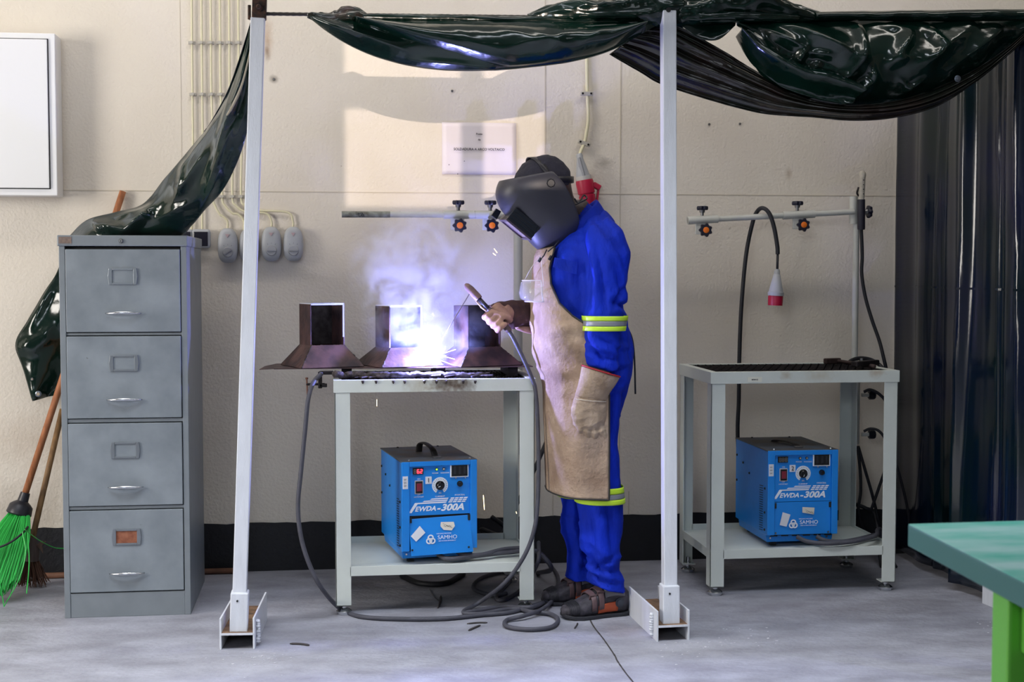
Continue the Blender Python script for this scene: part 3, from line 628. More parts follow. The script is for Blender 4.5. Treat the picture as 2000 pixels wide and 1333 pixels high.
    st = obj('number_sticker', MB().box(P(.27, 0).x, P(.37, 0).x, .002, .0042, P(0, .748).z, P(0, .828).z, T), M('sticker_white', '#d9dbe2', .6), pn)
    text('lettering', num, .023, ink, tuple(P(.32, .786, .001)), st, T=T)
    # dial
    c = P(.505, .725); pts_ = []
    n = 40
    cc = Vector((c.x, .0042, c.z)); ro, ri = .029, .016
    dl = MB(); ang = [math.radians(-60+300*j/n) for j in range(n+1)]
    dl.rings([[T @ (cc+Vector((math.cos(a)*ro, yy, math.sin(a)*ro))) for a in ang] for yy in (0, -.001)]+[[T @ (cc+Vector((math.cos(a)*ri, yy, math.sin(a)*ri))) for a in ang] for yy in (-.001, 0)], closed=False)
    dd = obj('current_dial', dl, printw, pn)
    for j in range(19):
        a = math.radians(-50+280*j/18); e = Vector((math.cos(a), 0, math.sin(a))); obj('tick', MB().bar(T @ (cc+e*.021+Vector((0, -.0015, 0))), T @ (cc+e*.026+Vector((0, -.0015, 0))), .0012, .0006, T.to_3x3() @ Vector((0, 1, 0))), M('tick_blue', '#3a4a6a', .6), dd)
    n_ = T.to_3x3() @ Vector((0, -1, 0))
    kn = obj('dial_knob', MB().lathe(T @ cc, T @ cc+n_*.016, [(0, .0165), (.2, .0165), (.25, .013), (.9, .0125), (1, .011)], 24), M('knob_gloss', '#0d0e12', .15), dd, smooth='auto')
    a = math.radians(200 if lit[1] else 250); e = Vector((math.cos(a), 0, math.sin(a))); obj('mark', MB().bar(T @ (cc+e*.002+Vector((0, -.0168, 0))), T @ (cc+e*.010+Vector((0, -.0168, 0))), .0015, .0008, T.to_3x3() @ Vector((0, 1, 0))), printw, kn)
    tx('lettering', '(A)', .505, .642, .0075); tx('lettering', 'CURRENT', .505, .602, .0078)
    c = T @ P(.825, .735, .004); obj('small_knob', MB().lathe(c, c+n_*.014, [(0, .0105), (.3, .0105), (.35, .0085), (1, .0075)], 18), M('knob_gloss', '#0d0e12', .15), pn, smooth='auto')
    tx('lettering', 'P.FORCE(A)', .825, .61, .0070)
    # striped flash and model name
    def quad(nm, us, par=pn, yy=.0036):
        obj(nm, MB().prism([T @ P(u, v, yy) for u, v in us], T.to_3x3() @ Vector((0, -.0006, 0))), printw, par)
    quad('stripe', [(.0, .432), (.045, .432), (.145, .528), (.60, .530), (.615, .543), (.10, .541)])
    quad('stripe', [(.225, .549), (.615, .551), (.63, .563), (.25, .561)])
    quad('stripe', [(.345, .570), (.63, .572), (.645, .584), (.37, .582)])
    for r_ in range(3):
        v0 = .530+r_*.0205
        for q_ in range(4):
            u0 = .635+r_*.018+q_*.072; quad('stripe', [(u0, v0), (u0+.058, v0), (u0+.070, v0+.013), (u0+.012, v0+.013)])
    tx('model_lettering', 'EWDA', .265, .470, .0235, shear=.3, offset=.0006, sx=1.08)
    tx('model_lettering', '-', .475, .472, .030, shear=.3, offset=.0010, sx=1.2)
    tx('model_lettering', '300A', .70, .474, .0325, shear=.3, offset=.0011, sx=1.18)
    # flap badges
    def fP(u, v, o=0): p = P(u, v, fy(v)-o); return p
    def fq(nm, us, m, par=fp): return obj(nm, MB().prism([T @ fP(u, v, .0008) for u, v in us], T.to_3x3() @ Vector((0, -.0006, 0))), m, par)
    lgw = M('logo_white', '#e8eef6', .6)
    lg = MB()
    for (du, dv) in ((0, .016), (-.026, -.018), (.026, -.018)):
        cc2 = fP(.335+du, .142+dv, .0012); k = 20
        ring = [[T @ (cc2+Vector((math.cos(2*PI*j/k)*r_, -yy, math.sin(2*PI*j/k)*r_))) for j in range(k)] for r_, yy in ((.0112, 0), (.0112, .0008), (.0064, .0008), (.0064, 0))]
        lg.rings(ring, caps=False)
    obj('logo', lg, lgw, fp)
    def ft(bd, u, v, s, **k): return text('lettering', bd, s, printw, tuple(fP(u, v, .0014)), fp, T=Td, **k)
    ft('SAMHO', .605, .155, .0195, offset=0, sx=1.06); ft('WELDING MACHINE', .55, .196, .0058); ft('EASY & HIGH EFFICIENCY', .60, .118, .0055)
    stk = M('sticker_white', '#d9dbe2', .6)
    if open_flap:
        fq('sticker', [(.02, .185), (.10, .125), (.255, .215), (.17, .29)], stk)
        s2 = fq('sticker', [(.50, .275), (.55, .235), (.68, .225), (.735, .27), (.72, .315), (.51, .32)], M('sticker_cream', '#dcd8cc', .7))
    else:
        fq('sticker', [(.10, .13), (.22, .11), (.285, .25), (.15, .28)], stk)
        s2 = fq('sticker', [(.49, .27), (.69, .245), (.70, .325), (.49, .335)], M('sticker_cream', '#dcd8cc', .7))
    
    scr = MB()
    for q_ in range(9): scr.bar(T @ fP(.55+q_*.014, .275+.008*math.sin(q_*2.1), .002), T @ fP(.564+q_*.014, .275+.008*math.sin(q_*2.1+2.1), .002), .0007, .0005, T.to_3x3() @ Vector((0, 1, 0)))
    scr.bar(T @ fP(.54, .305, .002), T @ fP(.69, .25, .002), .0008, .0005, T.to_3x3() @ Vector((0, 1, 0))); obj('pen_scribble', scr, ink, s2)
    for u in (.035, .945): obj('screw', MB().lathe(T @ fP(u, .035, 0), T @ fP(u, .035, .003), [(0, .004), (1, .003)], 10), steelm if not open_flap else dark, fp)
    es = obj('edge_sticker', MB().box(.001, .020, -.0072, -.006, zb+(H-zb)*.705, zb+(H-zb)*.845, T), stk, t, bevel=.003)
    for v in (.74, .775, .81): text('lettering', 'QC', .007, ink, (.0105, -.0074, zb+(H-zb)*v), es, T=T)
    # side vents, screws
    for i in range(20):
        zz = zb+.012+i*.0088
        obj('vent_slot', MB().prism([T @ Vector((-.0006, .055, zz)), T @ Vector((-.0006, .095, zz-.003)), T @ Vector((-.0006, .095, zz)), T @ Vector((-.0006, .055, zz+.003))], T.to_3x3() @ Vector((.0012, 0, 0))), M('vent_dark', '#0a2548', .6), t)
    for (yy, zz) in ((.03, .22), (.03, .13), (.30, .28), (.22, .25), (.38, .20), (.38, .30), (.03, .02+zb)):
        obj('screw', MB().lathe(T @ Vector((0, yy, zz)), T @ Vector((-.004, yy, zz)), [(0, .005), (1, .0035)], 8), dark, t)
    for u, yy in ((.03, .02), (.93*W, .02), (.06, D-.02), (.8*W, D-.02)):
        obj('screw', MB().lathe(T @ Vector((u, yy, H)), T @ Vector((u, yy, H+.005)), [(0, .005), (1, .0035)], 8), chrome if yy < .1 else dark, t)
    for u in (.02, .13, .24): obj('screw', MB().lathe(T @ Vector((u, .030, .033)), T @ Vector((u, .026, .033)), [(0, .005), (1, .0035)], 8), chrome, t)
    if not open_flap:
        for i in range(6): obj('vent_slot', MB().box(.015+i*.042, .043+i*.042, .0105, .0119, zb-.003, zb+.004, T), dark, t)
    for u in (.03, W-.05):
        for yy in (.05, D-.08): obj('rubber_foot', MB().box(u, u+.022, yy, yy+.022, .0, .02, T), dark, t)
    # carrying handle
    hx = W*.46
    if open_flap: hp = [(hx-.01, .25, H), (hx-.008, .235, H+.03), (hx, .19, H+.040), (hx+.012, .12, H+.028), (hx+.016, .085, H+.003), (hx+.017, .06, H+.002)]
    else: hp = [(hx-.01, .27, H), (hx-.01, .25, H+.007), (hx+.005, .18, H+.012), (hx+.02, .11, H+.009), (hx+.022, .085, H+.002)]
    hd = obj('carry_strap', MB().tube([T @ p for p in spline(hp, 8)], .0125, 10, flat=.3), M('strap_black', '#221f20', .5), t, smooth=True)
    obj('strap_bracket', MB().box(hx+.002, hx+.032, .055, .075, H, H+.007, T), steelm, hd, bevel=.001)
    return t, T
W1, T1 = welder(.236, 4.815, .162, math.radians(8.5), 'blue welding machine numbered 1 with lit red display, on the shelf of the working bench', '1', [None, '6', '2'], True)
W2, T2 = welder(1.596, 4.93, .164, math.radians(.5), 'blue welding machine numbered 2 with unlit display, on the shelf of the right bench', '2', [None, None, None], False)
# ---------------------------------------------------------------- workpieces
def hopper(x, y, z, rz, s, h, flare, ztop, label, ground=True, h2=.0):
    t = thing('steel_hopper', (x, y, z), label, 'workpiece', 'rusty steel hoppers on the plate')
    T = Matrix.Translation((x, y, z)) @ Matrix.Rotation(rz, 4, 'Z'); th = .004; w_ = s/2
    def plate(nm, pts, m, lab=None):
        # pts quad, extruded inward
        P = [Vector(p) for p in pts]; n_ = (P[1]-P[0]).cross(P[3]-P[0]).normalized()*th
        return obj(nm, MB().prism([T @ p for p in P], T.to_3x3() @ n_), m, t, label=lab)
    # upper tube: three walls, open to the front
    plate('side_wall', [(-w_, w_, h), (-w_, -w_, h), (-w_, -w_, ztop), (-w_, w_, ztop)], scorch)
    plate('side_wall', [(w_, -w_, h), (w_, w_, h), (w_, w_, ztop), (w_, -w_, ztop)], scorch)
    plate('back_wall', [(w_, w_, h), (-w_, w_, h), (-w_, w_, ztop), (w_, w_, ztop)], M('inner_steel', '#4a4548', .45, .4, var=.5, vs=30, col2='#231d20', bump=.3, bs=60))
    f = w_+flare
    plate('flare', [(-f, -f, 0), (f, -f, 0), (w_, -w_, h), (-w_, -w_, h)], scorch)
    plate('flare', [(f, -f, 0), (f, f, 0), (w_, w_, h), (w_, -w_, h)], scorch)
    plate('flare', [(-f, f, 0), (-f, -f, 0), (-w_, -w_, h), (-w_, w_, h)], scorch)
    plate('flare', [(f, f, 0), (-f, f, 0), (-w_, w_, h), (w_, w_, h)], scorch)
    # ground rim
    if ground:
        e = .0055; R_ = MB()
        R_.bar(T @ Vector((-w_-.001, -w_, ztop)), T @ Vector((w_+.001, -w_, ztop)), e*1.2, e)
        R_.bar(T @ Vector((-w_, -w_, ztop)), T @ Vector((-w_, w_, ztop)), e, e); R_.bar(T @ Vector((w_, -w_, ztop)), T @ Vector((w_, w_, ztop)), e, e); R_.bar(T @ Vector((-w_, w_, ztop)), T @ Vector((w_, w_, ztop)), e, e)
        R_.bar(T @ Vector((w_, -w_-.001, h+.03)), T @ Vector((w_, -w_-.001, ztop)), e, e*.8)
        obj('ground_rim', R_, groundm, t)
    # weld beads along the flare corners
    rn = random.Random(int(x*100)+7)
    for sx in (-1, 1):
        mb = MB(); a_, b_ = T @ Vector((sx*f, -f, .002)), T @ Vector((sx*w_, -w_, h)); k = 26
        mb.tube([a_.lerp(b_, i/k)+Vector((rn.gauss(0, .0008), 0, rn.gauss(0, .0008))) for i in range(k+1)], [.003*(1+rn.uniform(-.3, .5)) for i in range(k+1)], 6); obj('weld_bead', mb, slag, t, smooth=True)
    mb = MB(); k = 20; a_, b_ = T @ Vector((-w_, -w_, h)), T @ Vector((w_, -w_, h)); mb.tube([a_.lerp(b_, i/k)+Vector((0, 0, rn.gauss(0, .0008))) for i in range(k+1)], [.0025*(1+rn.uniform(-.3, .5)) for i in range(k+1)], 6); obj('weld_bead', mb, slag, t, smooth=True)
    return t
ZP = .856
HY = 4.985
H1 = hopper(at(629, 700, HY).x, HY, ZP, math.radians(20), .119, .075, .055, .222, 'rusty steel hopper with flared foot, leftmost on the plate, dark inside')
H2 = hopper(at(779, 700, HY).x, HY, ZP, math.radians(22), .121, .064, .060, .214, 'steel hopper with flared foot lit white by the arc, middle of the three')
H3 = hopper(at(932, 700, HY).x, HY, ZP, math.radians(20), .122, .064, .060, .214, 'rusty steel hopper with flared foot behind the electrode holder, nearest the welder', ground=False)
# plate + packing
pl = MB().prism([at(515, 723, 4.86), at(545, 721, 4.83), at(1041, 723, 4.86), at(1041, 722, 5.12), at(560, 716, 5.12)], (0, 0, -.003))
pv = [Vector((-.205, 4.865, ZP-.003)), Vector((.706, 4.865, ZP-.003)), Vector((.706, 5.13, ZP-.003)), Vector((-.205, 5.13, ZP-.003))]
P = obj('steel_plate', MB().prism(pv, (0, 0, .003)), scorch, label='long thin steel plate under the three hoppers, overhanging the bench', cat='plate')
obj('bent_corner', MB().prism([Vector((-.205, 4.865, ZP-.002)), Vector((-.205, 5.13, ZP-.002)), Vector((-.245, 5.05, ZP-.006)), Vector((-.258, 4.92, ZP-.008))], (0, 0, .002)), scorch, P)
rn = random.Random(21)
t = thing('slag_bar', (.25, 4.84, .82), 'rough slag-crusted steel bar lying on the front of the working bench', 'bar')
mb = MB(); n = 60; pts = [Vector((.0+.53*i/n, 4.824+.012*math.sin(i*.2)+i*.0002, .834+.008*noise.noise(Vector((i*.35, 0, 0)))-.004*i/n)) for i in range(n+1)]
mb.tube(pts, [.0155+.009*abs(noise.noise(Vector((i*.5, 3, 0))))-.004*(i/n)+rn.uniform(-.002, .002) for i in range(n+1)], 10, flat=.75)
obj('bar', mb, slag, t, smooth=True)
mb = MB()
for i in range(14):
    x = .05+rn.random()*.45; mb.tube([Vector((x, 4.80+rn.random()*.05, .826)), Vector((x+rn.uniform(.03, .09), 4.80+rn.random()*.06, .828+rn.random()*.01))], rn.uniform(.003, .007), 6, flat=.6)
obj('slag_flakes', mb, slag, t, kind='stuff')
for x0_, y0_, z0_ in ((.03, 4.93, .8265), (.36, 4.95, .8265), (.62, 4.95, .8265)):
    obj('packing_bar', MB().box(x0_, x0_+.035, 4.89, 5.12, .8202, ZP-.0035), darksteel, label={.03: 'dark packing bar under the plate at its left end', .36: 'dark packing bar under the middle of the plate', .62: 'dark packing bar under the plate at its right end'}[x0_], cat='bar')
# drips on the rim
mb = MB()
for i in range(9):
    p = at(715+i*27+rn.uniform(-8, 8), 744, 4.766); mb.lathe(p, p+Vector((0, 0, -.011)), [(0, .005), (.5, .0045), (1, .0015)], 8)
obj('slag_drips', mb, slag, B1, kind='stuff')
# C clamp at the left end with the return cable
t = thing('clamp', (.0, 4.86, .80), 'small dark screw clamp gripping the left end of the bench top', 'clamp')
c = at(632, 742, 4.86)
obj('frame', MB().bar(c+Vector((-.012, 0, .028)), c+Vector((-.012, 0, -.03)), .014, .02).bar(c+Vector((-.014, 0, .024)), c+Vector((.035, 0, .024)), .012, .02).bar(c+Vector((-.014, 0, -.02)), c+Vector((.012, 0, -.02)), .012, .02), darksteel, t, bevel=.002)
s = obj('screw', MB().tube([c+Vector((-.060, 0, -.016)), c+Vector((.004, 0, -.016))], .0042, 8), darksteel, t)
obj('tommy_bar', MB().tube([c+Vector((-.058, 0, .004)), c+Vector((-.056, 0, -.062))], .0028, 8).lathe(c+Vector((-.058, 0, .002)), c+Vector((-.058, 0, .008)), [(0, .005), (1, .005)], 8), M('rusty_pin', '#6b4434', .7), s)
# ---------------------------------------------------------------- curtains
def curve3(pts, n=60):
    s = spline([at(*p) if len(p) == 3 else Vector(p) for p in pts], 10); return [interp(s, i/(n-1)) for i in range(n)]
def sheet(name, top, bot, mat, parent, nu=110, nv=44, fn=None, label=None, thick=.0015, mids=()):
    """cloth between two curves; mids: extra curves in between as (t, curve)"""
    cs = [(0, curve3(top, nu))]+[(t, curve3(c, nu)) for t, c in mids]+[(1, curve3(bot, nu))]
    rows = []
    for j in range(nv+1):
        t = j/nv; k = 0
        while k < len(cs)-2 and t > cs[k+1][0]: k += 1
        (t0, a), (t1_, b) = cs[k], cs[k+1]; q = (t-t0)/(t1_-t0); row = []
        for i in range(nu):
            p = a[i].lerp(b[i], q)
            if fn: p = p+fn(i/(nu-1), t, p)
            row.append(p)
        rows.append(row)
    return obj(name, MB().rings(rows, closed=False), mat, parent, smooth=True, solid=thick, label=label)
def crease(p, s, seed=0):
    """vinyl facets: worley-like planes meeting in sharp creases"""
    q = Vector((p.x*1.0+seed, p.y*.5, p.z*1.25))*s*.55; d, _ = noise.voronoi(q)
    return max(-1, min(1, (d[1]-d[0])*1.6-.45))
def tents(p, segs, Y):
    """sharp folds along given lines (x1,y1,x2,y2,height,half width)"""
    v = 0
    for x1, y1, x2, y2, A, w_ in segs:
        a = at(x1, y1, Y); b = at(x2, y2, Y); ax, az, bx, bz = a.x, a.z, b.x, b.z
        dx_, dz_ = bx-ax, bz-az; L2 = dx_*dx_+dz_*dz_; t_ = max(0, min(1, ((p.x-ax)*dx_+(p.z-az)*dz_)/L2)); d = math.hypot(p.x-ax-t_*dx_, p.z-az-t_*dz_)
        taper = math.sin(PI*min(1, max(0, t_*.8+.1)))
        if d < w_: v += A*(1-d/w_)**1.3*taper
    return v
Yr = 4.385
# valance of the first bay
t = thing('welding_curtain', at(900, 60, Yr), 'dark green glossy curtain swagged between the two white posts', 'curtain')
S1 = [(640, 50, 800, 108, .022, .03), (610, 38, 700, 80, .015, .02), (800, 120, 960, 136, .015, .018), (700, 45, 760, 66, .012, .02), (1100, 60, 1240, 50, .02, .02), (900, 70, 1050, 60, .012, .03)]
def fn1(u, v, p):
    bul = -.075*math.sin(PI*v)**.8*math.sin(PI*min(1, u*1.05))**.5
    r = .006*fbm(p, 9)-tents(p, S1, Yr)
    return Vector((0, bul+r, 0))
sheet('swag', [(603, 30, Yr), (700, 36, Yr), (860, 37, Yr), (1040, 38, Yr), (1180, 40, Yr), (1292, 44, Yr)],
      [(605, 36, Yr), (645, 66, Yr), (700, 97, Yr), (770, 122, Yr), (850, 136, Yr), (930, 139, Yr), (1010, 134, Yr), (1110, 122, Yr), (1190, 100, Yr), (1250, 68, Yr), (1285, 48, Yr)], vinyl, t, fn=fn1, nv=50)
S1b = [(700, 46, 1000, 128, .014, .04), (1020, 62, 1110, 105, .006, .02), (960, 60, 1060, 90, .007, .03), (900, 88, 1010, 118, .007, .03), (1100, 58, 1060, 115, .006, .02), (980, 100, 1100, 75, .005, .02), (1180, 55, 1120, 100, .010, .03)]
def fn1b(u, v, p): return Vector((0, -.085*math.sin(PI*v)**.7-.02+.005*fbm(p, 8)-tents(p, S1b, Yr), 0))
sheet('inner_fold', [(690, 42, Yr), (800, 46, Yr), (960, 48, Yr), (1120, 52, Yr), (1250, 50, Yr)],
      [(694, 46, Yr), (775, 82, Yr), (860, 108, Yr), (960, 128, Yr), (1010, 131, Yr), (1110, 118, Yr), (1190, 96, Yr), (1252, 56, Yr)], vinyl, t, fn=fn1b, nv=36)
def roll(name, pts, parent, mat, seed, amp=.35, n=26, ns=70, flat=1):
    """bunched cloth wound round the rod: pts (px,py,Y,radius)"""
    P3 = spline([at(*p[:3]) for p in pts], 12); R = spline([Vector((p[3], 0, 0)) for p in pts], 12)
    rings = []; m = len(P3)
    for i, (p, r) in enumerate(zip(P3, R)):
        row = []
        for j in range(n):
            a = 2*PI*j/n; q = Vector((p.x*6+seed, math.cos(a)*1.1, math.sin(a)*1.1)); k = 1+amp*noise.noise(q*1.3)+amp*.8*((1-abs(noise.noise(q*2.2+Vector((0, 0, 7)))))**3-.4)
            row.append(p+Vector((0, math.cos(a)*flat, math.sin(a)))*r.x*k)
        rings.append(row)
    return obj(name, MB().rings(rings), mat, parent, smooth=True)
roll('rod_hem', [(700, 33, Yr-.01, .010), (860, 36, Yr-.01, .011), (1000, 39, Yr-.01, .012), (1150, 42, Yr-.01, .012), (1250, 46, Yr-.01, .010)], t, vinyl, 1, .25)
roll('tied_end', [(600, 30, Yr, .006), (625, 34, Yr, .016), (655, 36, Yr, .020), (680, 31, Yr, .026), (700, 30, Yr, .020), (716, 32, Yr, .009)], t, M('vinyl_brown_tie', '#3a2a26', .2, var=.7, vs=20, col2='#0b2018', spec=.7), 4, .6)
roll('bunched_cloth', [(1030, 34, Yr, .010), (1075, 26, Yr, .026), (1120, 24, Yr, .036), (1180, 22, Yr, .040), (1240, 19, Yr, .046), (1290, 18, Yr, .046), (1330, 14, Yr, .042)], t, vinyl, 8, .35, ns=90)
# second bay
t = thing('welding_curtain', at(1650, 60, Yr), 'dark green curtain hanging in a deep creased pouch right of the right post', 'curtain')
Y2 = 4.40
S2 = [(1500, 42, 1658, 124, .060, .06), (1664, 46, 1658, 126, .045, .028), (1658, 126, 1600, 200, .03, .04), (1720, 128, 1765, 62, .04, .035), (1800, 58, 1822, 104, .035, .03), (1822, 104, 1790, 130, .02, .02), (1470, 56, 1552, 104, .03, .03), (1552, 104, 1536, 140, .03, .022), (1440, 50, 1530, 165, .03, .03), (1630, 205, 1688, 166, .05, .035), (1688, 166, 1680, 142, .03, .02), (1560, 112, 1600, 118, .02, .02), (1765, 62, 1700, 44, .02, .03), (1880, 60, 1760, 140, .03, .05), (1960, 50, 1840, 140, .03, .05), (1580, 130, 1560, 160, .02, .02), (1750, 190, 1790, 160, .02, .02), (1770, 185, 1740, 160, .015, .015), (1720, 128, 1760, 120, .02, .03)]
def fn2(u, v, p):
    e = math.sin(PI*v); c1 = crease(p, 6, 1.5)
    return Vector((0, -.10*e*math.sin(PI*min(1, u+.12))+.018*c1*e+.010*fbm(p, 7)-tents(p, S2, Y2)*min(1, e*2), 0))
sheet('pouch', [(1430, 38, Y2), (1500, 36, Y2), (1600, 35, Y2), (1750, 34, Y2), (1880, 33, Y2), (2000, 30, Y2), (2060, 28, Y2)],
      [(1455, 92, Y2), (1490, 150, Y2), (1560, 188, Y2), (1645, 214, Y2), (1760, 205, Y2), (1880, 158, Y2), (1960, 105, Y2), (2030, 50, Y2)], vinyl, t, nu=150, nv=60, fn=fn2)
def fn3(u, v, p): return Vector((0, -.05*math.sin(PI*v)-.02*math.cos(v*9+u*3)+.01*crease(p, 12, 4)+.006*fbm(p, 16), 0))
sheet('hanging_fold', [(1432, 44, Y2-.04), (1475, 60, Y2-.04), (1530, 90, Y2-.05), (1590, 112, Y2-.06), (1660, 140, Y2-.07), (1690, 165, Y2-.06)],
      [(1440, 70, Y2-.03), (1470, 120, Y2-.03), (1515, 160, Y2-.04), (1560, 183, Y2-.04), (1620, 200, Y2-.04), (1660, 205, Y2-.05)], vinyl, t, nu=90, nv=30, fn=fn3)
sheet('corner_flap', [(1318, 42, Y2-.02), (1360, 42, Y2-.02), (1400, 42, Y2-.02), (1438, 42, Y2-.02)], [(1324, 44, Y2-.02), (1362, 74, Y2-.03), (1402, 78, Y2-.04), (1436, 50, Y2-.03)], vinyl, t, nu=30, nv=14, fn=lambda u, v, p: Vector((0, .012*crease(p, 14, 2), 0)))
def fn_r(u, v, p): return Vector((0, -.02*math.sin(PI*v)+.012*crease(p, 13, 2), 0))
sheet('rail_hem', [(1590, 24, Y2-.02), (1700, 22, Y2-.02), (1850, 20, Y2-.02), (2000, 18, Y2-.02), (2060, 17, Y2-.02)], [(1590, 42, Y2-.02), (1700, 41, Y2-.02), (1850, 42, Y2-.02), (2000, 40, Y2-.02), (2060, 39, Y2-.02)], vinyl, t, nv=8, fn=fn_r)
roll('bunched_cloth', [(1322, 20, Yr, .042), (1370, 16, Yr, .044), (1430, 12, Yr, .046), (1490, 10, Yr, .050), (1530, 22, Yr, .034), (1600, 32, Yr, .014), (1660, 33, Yr, .009)], t, vinyl, 15, .45)
roll('bunched_underside', [(1322, 32, Yr-.02, .016), (1400, 33, Yr-.03, .018), (1480, 33, Yr-.03, .018), (1560, 36, Yr-.02, .012)], t, vinyl, 25, .3)
# brown-green lower band of the second curtain
def fn4(u, v, p):
    rr = .012*math.sin(v*22+3*noise.noise(Vector((u*3, v*2, 1))))*(1-.6*u)+.006*math.sin(v*47+u*6)*(1-u*.7)
    return Vector((0, -.05*math.sin(PI*v)*math.sin(PI*min(1, u*.9+.15))+rr+.005*fbm(p, 12), 0))
sheet('lower_band', [(1268, 48, 4.43), (1319, 50, 4.44), (1410, 98, 4.44), (1500, 152, 4.42), (1549, 180, 4.40), (1631, 204, 4.38), (1754, 196, 4.38), (1877, 150, 4.38), (1960, 98, 4.38), (2040, 30, 4.38)],
      [(1190, 106, 4.50), (1250, 141, 4.50), (1291, 165, 4.50), (1385, 196, 4.46), (1487, 222, 4.42), (1580, 229, 4.38), (1672, 236, 4.36), (1754, 229, 4.36), (1830, 208, 4.36), (1900, 165, 4.36), (1959, 117, 4.37), (2042, 40, 4.38)], vinyl_b, t, nu=140, nv=46, fn=fn4)
e = at(1870, 154, 4.28); obj('eyelet', MB().lathe(e, e+Vector((0, -.004, 0)), [(0, .010), (.5, .011), (1, .007)], 14), M('eyelet', '#6d7480', .3, .8), t, smooth='auto')
# side curtain on the right
t = thing('side_curtain', (2.32, 4.95, 1.0), 'tall near-black curtain hanging as the right partition beside the green table', 'curtain')
rows = []; nu = 150; nv = 50
for j in range(nv+1):
    z = 1.995-1.965*j/nv; row = []
    for i in range(nu):
        y = 5.53-1.40*i/(nu-1); u = i/(nu-1)
        f = .020*math.sin(u*23+1.2*noise.noise(Vector((u*4, z*.35, 2))))+.006*math.sin(u*49+z*.3)
        x = 2.338-.02*u+f*(.35+.65*min(1, u*1.5))+.006*fbm((u*2, z*.6, 5), 1.5)-sum(A*max(0, 1-abs(u-uc-.012*math.sin(z*2+uc*9))/w2)**1.2 for uc, A, w2 in ((.48, .03, .03), (.80, .05, .03), (.88, .04, .025), (.30, .02, .03), (.64, .025, .02), (.95, .03, .02)))
        row.append(Vector((x, y, z)))
    rows.append(row)
obj('sheet', MB().rings(rows, closed=False), vinyl_n, t, smooth=True, solid=.0015)
for z in (1.13,):
    obj('seam', MB().rings([[r+Vector((-.0022, 0, dz_)) for r in rows[22]] for dz_ in (.004, -.004)], closed=False), vinyl_n, t)
# left curtain pulled over the filing cabinet
t = thing('draped_curtain', at(420, 300, 4.7), 'dark green curtain pulled aside from the left post over the filing cabinet', 'curtain')
LE = [(491, 44, 4.47), (474, 105, 4.50), (446, 180, 4.58), (412, 240, 4.68), (372, 290, 4.80), (325, 345, 4.90), (280, 398, 4.98), (225, 415, 5.0), (170, 430, 5.02), (134, 463, 5.02)]
RE = [(492, 60, 4.46), (491, 150, 4.48), (489, 220, 4.52), (478, 275, 4.56), (460, 325, 4.64), (435, 372, 4.72), (402, 408, 4.82), (375, 440, 4.90), (345, 464, 4.95), (250, 470, 4.98)]
S5 = [(484, 110, 440, 260, .025, .03), (488, 160, 420, 330, .03, .025), (470, 250, 400, 380, .03, .03), (445, 215, 350, 330, .03, .035), (410, 290, 330, 400, .03, .03), (357, 318, 348, 372, .035, .022), (348, 372, 330, 345, .02, .02), (372, 395, 300, 425, .03, .03), (290, 395, 230, 448, .05, .035), (230, 448, 170, 430, .03, .025), (160, 425, 185, 452, .03, .02), (265, 410, 285, 420, .02, .012), (430, 345, 390, 430, .035, .025), (390, 440, 320, 455, .03, .03), (205, 420, 275, 400, .02, .02)]
def fn5(u, v, p):
    e = math.sin(PI*v); sh = min(1, u*2.5)
    r = .010*math.sin(v*11+u*2.5)*e*(1-.6*u)+.012*crease(p, 8, 12)*e*u-tents(p, S5, 4.75)*min(1, e*2.5)
    return Vector((0, -.09*e*sh+r+.006*fbm(p, 8), 0))
sheet('sheet', LE, RE, vinyl, t, nu=150, nv=50, fn=fn5)
sheet('turned_back_edge', [(490, 46, 4.49), (470, 110, 4.52), (444, 182, 4.60), (410, 244, 4.72), (399, 258, 4.75)], [(491, 60, 4.50), (482, 120, 4.53), (462, 185, 4.60), (438, 225, 4.68), (405, 252, 4.74)], M('vinyl_inner', '#070d1c', .2, spec=.6), t, nu=50, nv=8, fn=lambda u, v, p: Vector((0, -.02+.006*math.sin(v*6), 0)))
sheet('edge_hem', [(491, 84, 4.43), (472, 160, 4.44), (452, 205, 4.46), (442, 224, 4.50)], [(491, 98, 4.43), (474, 168, 4.44), (456, 210, 4.46), (443, 228, 4.50)], M('vinyl_hem', '#8d8576', .35), t, nu=30, nv=2)
# part that drops behind the cabinet and shows at its left
YB = 5.495
def fn6(u, v, p): return Vector((0, max(-.035, min(.03, .022*math.sin(v*7+u*4)+.012*crease(p, 7, 5)+.006*fbm(p, 7)-tents(p, [(107, 545, 60, 640, .02, .03), (100, 640, 60, 690, .02, .025), (40, 680, 100, 660, .03, .03)], YB))), 0))
sheet('hanging_end', [(134, 463, 5.10), (125, 490, 5.47), (107, 538, YB), (85, 572, YB), (55, 625, YB), (30, 672, YB), (48, 726, YB), (66, 783, YB)],
      [(330, 466, 5.10), (300, 500, 5.47), (290, 560, YB), (270, 620, YB), (250, 660, YB), (220, 700, YB), (160, 745, YB), (112, 771, YB)], vinyl, t, nu=90, nv=40, fn=fn6)
for x, y, r in ((75, 770, .012), (63, 741, .006)):
    e = at(x, y, YB-.04); obj('eyelet', MB().lathe(e, e+Vector((0, -.004, 0)), [(0, r), (.5, r), (1, r*.7)], 16), M('eyelet', '#6d7480', .3, .8), t, smooth='auto')
    obj('eyelet_hole', MB().lathe(e+Vector((0, -.0042, 0)), e+Vector((0, -.0048, 0)), [(0, r*.55), (1, r*.55)], 12), M('hole_light', '#a89a88', .8), t)
# ---------------------------------------------------------------- plugs, holders, cables
def F(x, y, z=.006): return fl(x, y, z)
rc, dc = cabl_g, rubber
